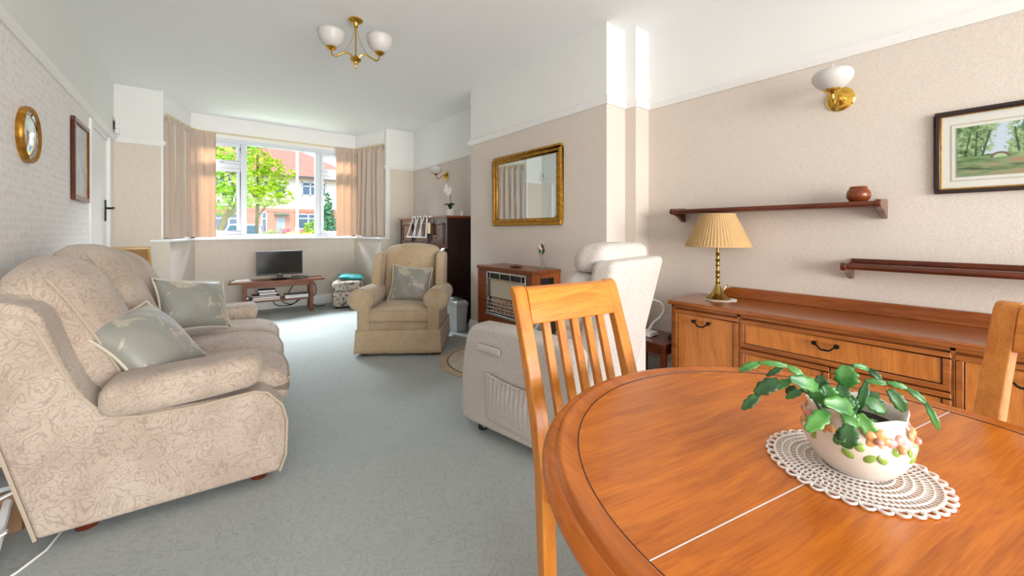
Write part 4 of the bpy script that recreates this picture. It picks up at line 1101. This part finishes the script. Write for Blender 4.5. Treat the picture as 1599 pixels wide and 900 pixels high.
obj('sheet', G().box(-.11, .11, -.08, .08, 0, .006), 'paper', bk); obj('pad', G().box(-.07, .09, -.07, .05, .006, .024), 'paper', bk, bev=.002)
def book(label, c, sz, mat, rz, group='books stacked on the television stand shelf'):
    t = thing('book', label, 'book', c, rz, group); x, y, z = sz
    obj('cover', G().box(-x/2, x/2, -y/2, y/2, 0, .004).box(-x/2, x/2, -y/2, y/2, z-.004, z).box(-x/2, -x/2+.004, -y/2, y/2, .004, z-.004), mat, t)
    obj('pages', G().box(-x/2+.004, x/2-.006, -y/2+.006, y/2-.006, .004, z-.004), 'paper', t)
z = .207
for lab, sz, mat, dx, rz in (('pale flat book at the bottom of the stack under the television', (.34, .24, .018), 'book_white', 0, -.09), ('red book near the bottom of the stack under the television', (.33, .22, .03), 'book_red', .0, -.05),
     ('thin brown book above the red one under the television', (.30, .21, .018), 'book_brown', -.02, -.12), ('navy book in the upper half of the stack under the television', (.22, .18, .036), 'book_navy', .02, -.02), ('black book on top of the stack under the television', (.21, .17, .034), 'book_black', .01, -.1)):
    book(lab, (.755+dx, 6.60, z), sz, mat, rz); z += sz[2]+.001
t = thing('basket', 'small grey basket of odds beside the book stack', 'basket', (.53, 6.60, .206))
obj('basket', G().lathe([(.04, 0), (.05, .02), (.045, .05), (.04, .05), (.03, .01)], (0, 0, 0), 16), 'steel', t); obj('filling', G().ball((0, 0, .035), .036, (1, 1, .7), 10, 6), 'greyd', t)
t = thing('dvd_player', 'silver disc player on the right of the undershelf', 'media box', (1.13, 6.56, .207), math.radians(-5))
obj('case', G().box(-.15, .15, -.11, .12, 0, .05), 'black', t, bev=.003); obj('fascia', G().box(-.15, .15, -.118, -.11, .002, .05), 'whitecer', t, bev=.002); obj('tray', G().box(-.08, .02, -.12, -.117, .028, .04), 'grey', t)
cb = thing('television_cables', 'tangle of black cables hanging behind the television stand', 'cable', (1.0, 6.72, .0))
for pts in ([(.0, -.02, .20), (-.02, .04, .13), (.1, .05, .07), (.22, .03, .14), (.22, .0, .21)], [(-.15, .02, .2), (-.1, .06, .08), (.05, .08, .05), (.16, .06, .09), (.2, .03, .2)], [(.05, -.03, .25), (.12, -.0, .36), (.25, .05, .42), (.33, .08, .34)], [(.33, .03, .42), (.43, .05, .34), (.44, .06, .2), (.36, .05, .11), (.42, -.02, .02), (.5, -.03, .012), (.56, -.02, .012)]):
    sm = []
    P = [Vector(p) for p in pts]
    for i in range(len(P)-1):
        p0, p1, p2, p3 = P[max(0, i-1)], P[i], P[i+1], P[min(len(P)-1, i+2)]
        for k in range(6):
            q = k/6; sm.append(.5*((2*p1)+(p2-p0)*q+(2*p0-5*p1+4*p2-p3)*q*q+(3*p1-p0-3*p2+p3)*q**3))
    obj('cable', G().tube(sm+[P[-1]], .007, 6), 'black', cb)
M['floral'] = None
def floral():
    t = NT('grey_floral_cloth'); v = t.obj(); n = t.noise(v, 16, 2, .5, 1.0); n2 = t.noise(t.obj(loc=(5, 2, 1)), 22, 2, .5, .8)
    c = t.ramp(n, [(.42, '5E6264'), (.47, 'C6BBAA'), (.6, 'D6CCBC'), (.64, '8E8E88')], 'EASE')
    c = t.mix(t.math('GREATER_THAN', n2, .60), c, 'C7A291'); t.P(col=c, rough=.9); return t.m
M['floral'] = floral()
ot = thing('ottoman', 'grey floral box ottoman in the bay corner', 'ottoman', (1.83, 6.47, 0), math.radians(-12))
obj('body', G().rbox((0, 0, .145), (.21, .21, .115), .02, 6), 'floral', ot)
obj('lid_cushion', G().rbox((0, 0, .33), (.225, .225, .075), .06, 8, lambda p, q: (p[0], p[1], p[2]+(.02*(1-q[0]**2)*(1-q[1]**2) if q[2] > 0 else 0))), 'floral', ot)
for x in (-.16, .16):
    for y in (-.16, .16): obj('foot', G().lathe([(.02, 0), (.02, .04)], (x, y, 0), 10), 'black', ot)
pillow('floor_cushion', 'flat teal cushion lying on the floral ottoman', (1.90, 6.50, .455), (.05, -.05, 1), (.3, 1, 0), .38, .045, 'teal cushions', 21, 'teal', 'teal')

# ------------------------------------------------------------ bits on the left
cm = thing('convex_mirror', 'round convex mirror with a gilt wooden rim on the left wall', 'mirror', (XL, 3.33, 1.705))
rx = Matrix.Rotation(PI/2, 4, 'Y')
obj('rim', G().lathe([(.124, .0), (.15, .0), (.154, .012), (.152, .026), (.146, .032), (.138, .028), (.131, .02), (.127, .016)], (0, 0, 0), 48, mat=rx), 'gold', cm)
obj('silver_slip', G().lathe([(.116, .008), (.130, .019), (.122, .023), (.112, .012)], (0, 0, 0), 48, mat=rx), 'chrome', cm)
obj('mirror_glass', G().lathe([(.119, .012), (.10, .02), (.07, .029), (.035, .034), (.0003, .036)], (0, 0, 0), 40, mat=rx), 'mirror', cm)
pl_ = thing('wall_picture', 'narrow mahogany-framed pale picture on the left wall by the door', 'picture', (XL, 4.55, 1.725))
frame_parts(pl_, .25, .312, .035, .026, 'dark_y', 1, 'frame', .006)
frame_parts(pl_, .218, .28, .008, .016, 'gold', 1, 'gilt_slip', .002)
t_ = NT('soft_watercolour'); zz = t_.noise(t_.obj((1, 1, 1)), 8, 3); t_.P(col=t_.ramp(zz, [(.35, 'B9BEC6'), (.65, 'D4D3D0')]), rough=.4)
obj('print', G().box(.003, .010, -.212, .212, -.274, .274), t_.m, pl_)
al = thing('wall_bell_box', 'white bell box with black side in the corner above the rail', 'bell box', (-.72, YF, 2.35))
obj('case', G().box(-.005, .03, -.05, 0, -.09, .09), 'white', al, bev=.004)
obj('side_panel', G().box(-.018, -.005, -.05, 0, -.04, .05), 'black', al, bev=.002)
g = G().box(.0, .026, -.053, -.049, -.035, -.03).box(0, .026, -.053, -.049, .02, .024); obj('seam', g, 'grey', al)
wc = thing('cane_chair', 'cane-backed chair mostly hidden behind the far end of the sofa', 'chair', (-.50, 4.95, 0), math.radians(8))
for x in (-.16, .16):
    obj('back_post', G().tube([(x, .16, 0), (x, .16, .5), (x*1.0, .19, .86), (x*.92, .20, 1.03)], .014, 8), 'wick', wc)
    obj('leg', G().tube([(x, -.16, 0), (x, -.16, .45)], .014, 8), 'wick', wc)
obj('top_rail', G().box(-.165, .165, .185, .215, 1.0, 1.03), 'wick', wc, bev=.006)
obj('back_panel', G().box(-.14, .14, .18, .195, .58, 1.0), 'wicker', wc)
obj('seat', G().box(-.19, .19, -.19, .19, .43, .47), 'wicker', wc, bev=.01)
ar = thing('drying_rack', 'folded white slatted drying rack leaning behind the sofa', 'rack', (-.62, 2.42, 0), math.radians(-6))
for k in range(2): obj('side_rail', G().beam((-.06+.03*k, -.25, .01), (-.03+.02*k, .45, .42+.12*k), .02, .012), 'white', ar)
for k in range(5): obj('slat', G().beam((-.09, -.2+.14*k, .03+.09*k), (.10, -.17+.14*k, .10+.09*k), .022, .008), 'white', ar, bev=.002)
obj('curved_foot', G().tube([(.10, -.30, .02), (.06, -.1, .09), (.02, .1, .16), (-.02, .3, .19)], .014, 8), 'white', ar)
bx = thing('shadow_block', 'brown block with pale base, in place of shadow behind the near end of the sofa', 'box', (-.62, 2.62, 0), math.radians(-4))  # brown block added where shadow lies between sofa and wall
obj('box', G().box(-.08, .09, -.2, .2, .0, .17), plain('shadow_brown', '8A6A4C', .8), bx, bev=.004); obj('lid', G().box(-.085, .095, -.205, .205, .17, .19), 'grey', bx, bev=.004)
wcb = obj('floor_cable', G().tube([(-.62, 2.02, .008), (-.55, 2.06, .006), (-.49, 2.12, .006), (-.44, 2.20, .006), (-.42, 2.3, .006), (-.44, 2.45, .006)], .0045, 6), 'white')
tag(wcb, 'thin white cable on the carpet at the near corner of the sofa', 'cable')

# side table with lamp between recliner and sideboard
sd = thing('side_table', 'low dark wood table between the recliner and sideboard', 'side table', (2.64, 1.64, 0))
obj('top', G().box(-.17, .17, -.19, .19, .385, .405), 'dark_y', sd, bev=.004)
for x in (-.15, .15):
    for y in (-.17, .17): obj('leg', G().box(x-.016, x+.016, y-.016, y+.016, 0, .385), 'dark_y', sd)
obj('apron', G().box(-.15, .15, -.178, -.165, .33, .385), 'dark_y', sd); obj('apron', G().box(-.162, -.15, -.17, .17, .33, .385), 'dark_y', sd)
gl = thing('gooseneck_lamp', 'white bent-neck lamp on the low table behind the recliner', 'lamp', (2.62, 1.70, .406))
obj('base', loft([tap(0, .06, .08), tap(.03, .055, .075)]), 'white', gl, bev=.006)
bp = Vector(gl.location)
nk = [(2.63, 1.68, .43), (2.653, 1.645, .50), (2.675, 1.61, .535), (2.695, 1.59, .578), (2.70, 1.595, .62), (2.687, 1.615, .65), (2.66, 1.66, .668), (2.60, 1.71, .672), (2.57, 1.745, .672)]
obj('neck', G().tube([Vector(p)-bp for p in nk], .011, 10), 'white', gl)
obj('lamp_head', G().tube([Vector(nk[-1])-bp, Vector(nk[-1])-bp+Vector((-.06, .07, -.01))], [.014, .03], 12), 'white', gl)
ph = thing('cordless_phone', 'black upright handset standing by the sideboard end', 'telephone', (2.70, 1.50, .406), math.radians(20))
obj('cradle', loft([tap(0, .05, .05), tap(.03, .04, .04)]), 'black', ph, bev=.004)
obj('handset', loft([tap(.02, .025, .018), tap(.10, .026, .02), tap(.19, .022, .014)]), 'black', ph, bev=.006)

# vase on the window board
wv = thing('sill_vase', 'tall narrow glass vase standing on the window board', 'vase', (.99, 6.985, 1.083))
obj('glass_body', G().lathe([(.026, 0), (.028, .005), (.018, .03), (.016, .09), (.03, .14)], (0, 0, 0), 18), 'vglass', wv, solid=.003)
for k in range(4): obj('grass_stem', G().tube([(0, 0, .02), (.01*(k-1.5), 0, .14), (.035*(k-1.5), .01*k, .30)], .003, 5), 'whitecer', wv)

# ------------------------------------------------------------ outside
GZ = .1
struct('ground', G().box(-40, 60, 7.16, 80, -.1, GZ), 'lawn'); struct('road', G().box(-40, 60, 15.5, 22, GZ, GZ+.01), 'tarmac'); struct('drive', G().box(-2, 3.2, 22, 29.9, GZ, GZ+.012), 'tarmac')
hs = thing('house', 'semi-detached house with red tiled roof across the street', 'house', (4.2, 30, GZ))
hx = lambda x: x-4.2
hz = lambda z: z-GZ
HX0, HX1 = -6.0, 9.6
obj('lower_wall', G().box(hx(HX0), hx(HX1), 0, 7, 0, hz(2.46)), 'brick', hs)
obj('upper_wall', G().box(hx(HX0), hx(HX1), 0, 7, hz(2.68), hz(4.85)), 'render', hs)
obj('brick_band', G().box(hx(HX0), hx(HX1), -.05, 7, hz(2.46), hz(2.68)), 'brick', hs)
e = .45
P = [(hx(HX0)-e, -e, hz(4.8)), (hx(HX1)+e, -e, hz(4.8)), (hx(HX1)+e, 7+e, hz(4.8)), (hx(HX0)-e, 7+e, hz(4.8)), (hx(-2.5), 3.5, hz(7.3)), (hx(5.9), 3.5, hz(7.3))]
g = G(); g.poly(P, [(0, 1, 5, 4), (1, 2, 5), (2, 3, 4, 5), (3, 0, 4), (3, 2, 1, 0)]); obj('roof', g, 'roof', hs)
obj('gutter', G().box(hx(HX0)-e, hx(HX1)+e, -e-.1, -e+.02, hz(4.76), hz(4.88)), 'greyd', hs)
g = G().box(hx(-.5), hx(.5), 2.6, 3.8, hz(6.5), hz(8.6)); obj('chimney', g, 'brick', hs)
def hwin(x0, x1, z0, z1, nx=2, tr=True):
    g = G(); f = .07
    g.box(hx(x0), hx(x1), -.05, .03, hz(z0), hz(z0)+f).box(hx(x0), hx(x1), -.05, .03, hz(z1)-f, hz(z1))
    for k in range(nx+1):
        x = hx(x0)+(x1-x0-f)*k/nx; g.box(x, x+f, -.05, .03, hz(z0), hz(z1))
    if tr: g.box(hx(x0), hx(x1), -.05, .03, hz(z0+(z1-z0)*.66), hz(z0+(z1-z0)*.66)+f)
    w_ = obj('window', g, 'upvc', hs)
    obj('pane', G().box(hx(x0)+.02, hx(x1)-.02, -.02, .01, hz(z0)+.02, hz(z1)-.02), 'hwin', w_)
hwin(5.5, 7.05, 3.6, 4.55, 3); hwin(5.25, 7.2, 1.3, 2.37, 3); hwin(3.16, 3.48, 1.0, 2.43, 1); hwin(3.2, 4.6, 3.6, 4.5, 2); hwin(.2, 1.9, 3.6, 4.5, 3); hwin(0, 2.2, 1.2, 2.3, 3)
obj('front_door', G().box(hx(4.02), hx(4.5), -.04, .02, 0, hz(2.1)), 'hdoor', hs, bev=.01)
obj('porch_hood', G().box(hx(3.85), hx(4.7), -.5, .0, hz(2.22), hz(2.34)), plain('green_hood', '4A6E5E', .6), hs)
wl = obj('garden_wall', G().box(0, 1.8, 0, .22, 0, 1.0), 'brick'); wl.location = (3.3, 27, GZ); tag(wl, 'low red brick wall in front of the house opposite', 'wall')
def cloud(n, blobs, size, seed, flat=.5):
    rr = random.Random(seed); g = G(); tot = sum(b[3]**2 for b in blobs)
    for bx, by, bz, br in blobs:
        for _ in range(int(n*br*br/tot)):
            d = Vector((rr.gauss(0, 1), rr.gauss(0, 1), rr.gauss(0, 1))).normalized()*br*(.55+.45*rr.random()**.5)
            c = Vector((bx, by, bz))+Vector((d.x, d.y, d.z*.9)); s = size*(.6+.8*rr.random())
            u = Vector((rr.uniform(-1, 1), rr.uniform(-1, 1), rr.uniform(-.6, .6))).normalized(); v = u.orthogonal().normalized()
            v = (v*math.cos(rr.random()*6.3)+u.cross(v)*math.sin(rr.random()*6.3)).normalized()
            g.poly([c-u*s-v*s*.15, c-v*s*flat, c+u*s, c+v*s*flat], [(0, 1, 2, 3)])
    return g
def tree(label, base, trunk, branches, blobs, n, size, mat, seed, group='trees outside the bay window'):
    t = thing('tree', label, 'tree', base, 0, group)
    obj('trunk', G().tube(trunk[0], trunk[1], 8), 'bark', t)
    for b_, r in branches: obj('branch', G().tube(b_, r, 6), 'bark', t)
    obj('foliage', cloud(n, blobs, size, seed), mat, t, kind='stuff', sharp=180)
    return t
tree('bright yellow-green tree with a thin straight trunk in the middle pane', (1.17, 12, GZ), ([(0, 0, 0), (.0, 0, 1.3), (.03, 0, 2.2), (0, 0, 3.4)], [.05, .04, .035, .02]),
     [([(0, 0, 1.4), (.3, 0, 1.9), (.6, -.1, 2.1)], [.025, .02, .008]), ([(.02, 0, 1.8), (-.25, 0, 2.3), (-.3, 0, 2.7)], [.02, .015, .008])],
     [(-.05, 0, 2.85, .42), (.25, 0, 2.0, .36), (-.12, 0, 1.95, .3), (.62, -.1, 1.98, .22), (.38, 0, 2.75, .26), (-.05, 0, 3.6, .5), (.5, 0, 2.35, .22), (.1, 0, 2.35, .38), (.75, 0, 2.6, .14)], 2600, .055, 'tree_y', 31)
tree('green tree with a thick leaning trunk in the left pane', (.36, 10, GZ), ([(-.05, 0, 0), (.0, 0, 1.15), (.08, 0, 1.38), (.25, 0, 1.55), (.4, 0, 1.6)], [.07, .06, .055, .05, .03]),
     [([(.1, 0, 1.42), (.22, 0, 1.9), (.2, 0, 2.5)], [.03, .02, .01]), ([(.22, 0, 1.6), (.3, 0, 2.0), (.12, 0, 2.6)], [.02, .015, .008])],
     [(.12, 0, 2.2, .42), (.3, .1, 1.8, .28), (.0, 0, 1.75, .26), (.2, 0, 2.75, .42), (-.1, 0, 2.5, .35), (.1, .1, 1.55, .2)], 1700, .05, 'tree_g', 33)
for lab, (x, y, r, h) in (('tall hazy tree beyond the rooftops at the left of the window', (.4, 42, 3.2, 7.5)), ('hazy tree at the far right beyond the houses', (13.5, 45, 3.0, 6.2))):
    tree(lab, (x, y, GZ), ([(0, 0, 0), (0, 0, h*.6)], [.25, .12]), [([(0, 0, h*.4), (.8, 0, h*.7)], [.1, .04])], [(0, 0, h*.75, r), (-r*.6, 0, h*.6, r*.7), (r*.6, 0, h*.6, r*.7)], 2600, .22, 'conifer', int(x*7), 'distant trees')
cf = thing('conifer', 'pale green conical conifer in the right window pane', 'tree', (5.35, 22.4, GZ))
obj('trunk', G().tube([(0, 0, 0), (0, 0, 2.4)], [.1, .03], 8), 'bark', cf)
obj('foliage', cloud(2200, [(0, 0, .5+.28*k, .62-.058*k) for k in range(10)], .11, 41), 'conifer', cf, kind='stuff', sharp=180)
def bush(name, label, loc, blobs, n, size, mat, seed):
    t = thing(name, label, 'shrub', loc, 0); obj('foliage', cloud(n, blobs, size, seed), mat, t, kind='stuff', sharp=180)
    obj('stem', G().tube([(0, 0, 0), (0, 0, .7)], .02, 6), 'bark', t)
bush('hedge', 'yellow-green hedge just outside the right half of the bay', (1.62, 8.7, GZ), [(-.25+.1*k, 0, .85+.03*math.sin(k*2), .22) for k in range(6)]+[(-.2+.14*k, 0, .5, .3) for k in range(4)], 2600, .035, 'hedge', 51)
bush('red_shrub', 'crimson-leaved shrub beside the yellow-green hedge', (1.52, 10, GZ), [(0, 0, 1.02, .14), (.08, 0, .9, .14), (-.02, 0, .6, .2)], 600, .035, 'shrub_r', 53)
bush('grey_shrub', 'grey-green shrub left of the crimson bush', (1.22, 10, GZ), [(0, 0, .98, .14), (-.12, 0, .9, .15), (0, 0, .6, .2)], 700, .035, 'shrub', 55)
bush('tall_shrub', 'loose tan-green shrub behind the hedge by the lamp post', (2.15, 10.5, GZ), [(0, 0, 1.15, .2), (.15, 0, 1.0, .18), (-.1, 0, .9, .2), (0, 0, .5, .25)], 1000, .04, 'tree_g', 57)
bush('low_shrub', 'low green shrub at the foot of the leaning tree', (.42, 9.2, GZ), [(0, 0, .93, .13), (-.1, 0, .85, .16), (0, 0, .5, .25)], 800, .035, 'shrub', 59)
lp = thing('street_lamp', 'white street lamp column outside the bay window', 'street lamp', (2.79, 16, GZ))
obj('pole', G().lathe([(.075, 0), (.075, 1.2), (.05, 1.25), (.042, 6.5)], (0, 0, 0), 12), 'white', lp)
obj('lamp_arm', G().tube([(0, 0, 6.5), (0, -.2, 6.75), (0, -.7, 6.8)], .03, 8), 'white', lp); obj('lamp_head', loft([tap(6.72, .1, .3), tap(6.86, .06, .2)]).xf(Matrix.Translation((0, -.95, 0))), 'grey', lp)
def car(label, loc, rz, mat):
    t = thing('car', label, 'car', loc, rz, 'parked cars')
    body = [(-2.0, .3), (-2.02, .6), (-1.9, .82), (-1.1, .92), (1.5, .95), (1.95, .85), (2.0, .5), (1.95, .3)]
    obj('body', G().prism(body, 'xz', -.82, .82), mat, t, bev=.06, seg=3)
    cab = loft([[(-1.15, -.76, .9), (1.6, -.76, .93), (1.6, .76, .93), (-1.15, .76, .9)], [(-.45, -.6, 1.4), (1.1, -.6, 1.42), (1.1, .6, 1.42), (-.45, .6, 1.4)]])
    obj('glasshouse', cab, 'carg', t, bev=.03)
    obj('roof', loft([[(-.5, -.64, 1.38), (1.15, -.64, 1.40), (1.15, .64, 1.40), (-.5, .64, 1.38)], [(-.35, -.52, 1.46), (1.0, -.52, 1.47), (1.0, .52, 1.47), (-.35, .52, 1.46)]]), mat, t, bev=.02)
    for s_ in (-1, 1):
        for p in ((-1.12, .9, -.45, 1.42), (1.58, .93, 1.08, 1.42), (.3, .95, .3, 1.4)): obj('pillar', G().beam((p[0], s_*.765, p[1]), (p[2], s_*.61, p[3]), .06, .05), mat, t)
        for x in (-1.25, 1.25): obj('wheel', G().lathe([(.0005, -.1), (.3, -.1), (.32, -.06), (.32, .06), (.3, .1), (.0005, .1)], (x, s_*.74, .32), 20, mat=Matrix.Rotation(PI/2, 4, 'X')), 'rubber', t)
        obj('headlight', G().ball((-1.93, s_*.6, .68), .1, (.5, 1.2, .8), 10, 6), 'whitecer', t)
car('white car parked on the drive opposite, behind the leaning tree', (1.95, 25.5, GZ), PI/2-.2, 'carw')
car('blue car parked across the road at the right of the window', (6.0, 18, GZ), 0, 'carb')
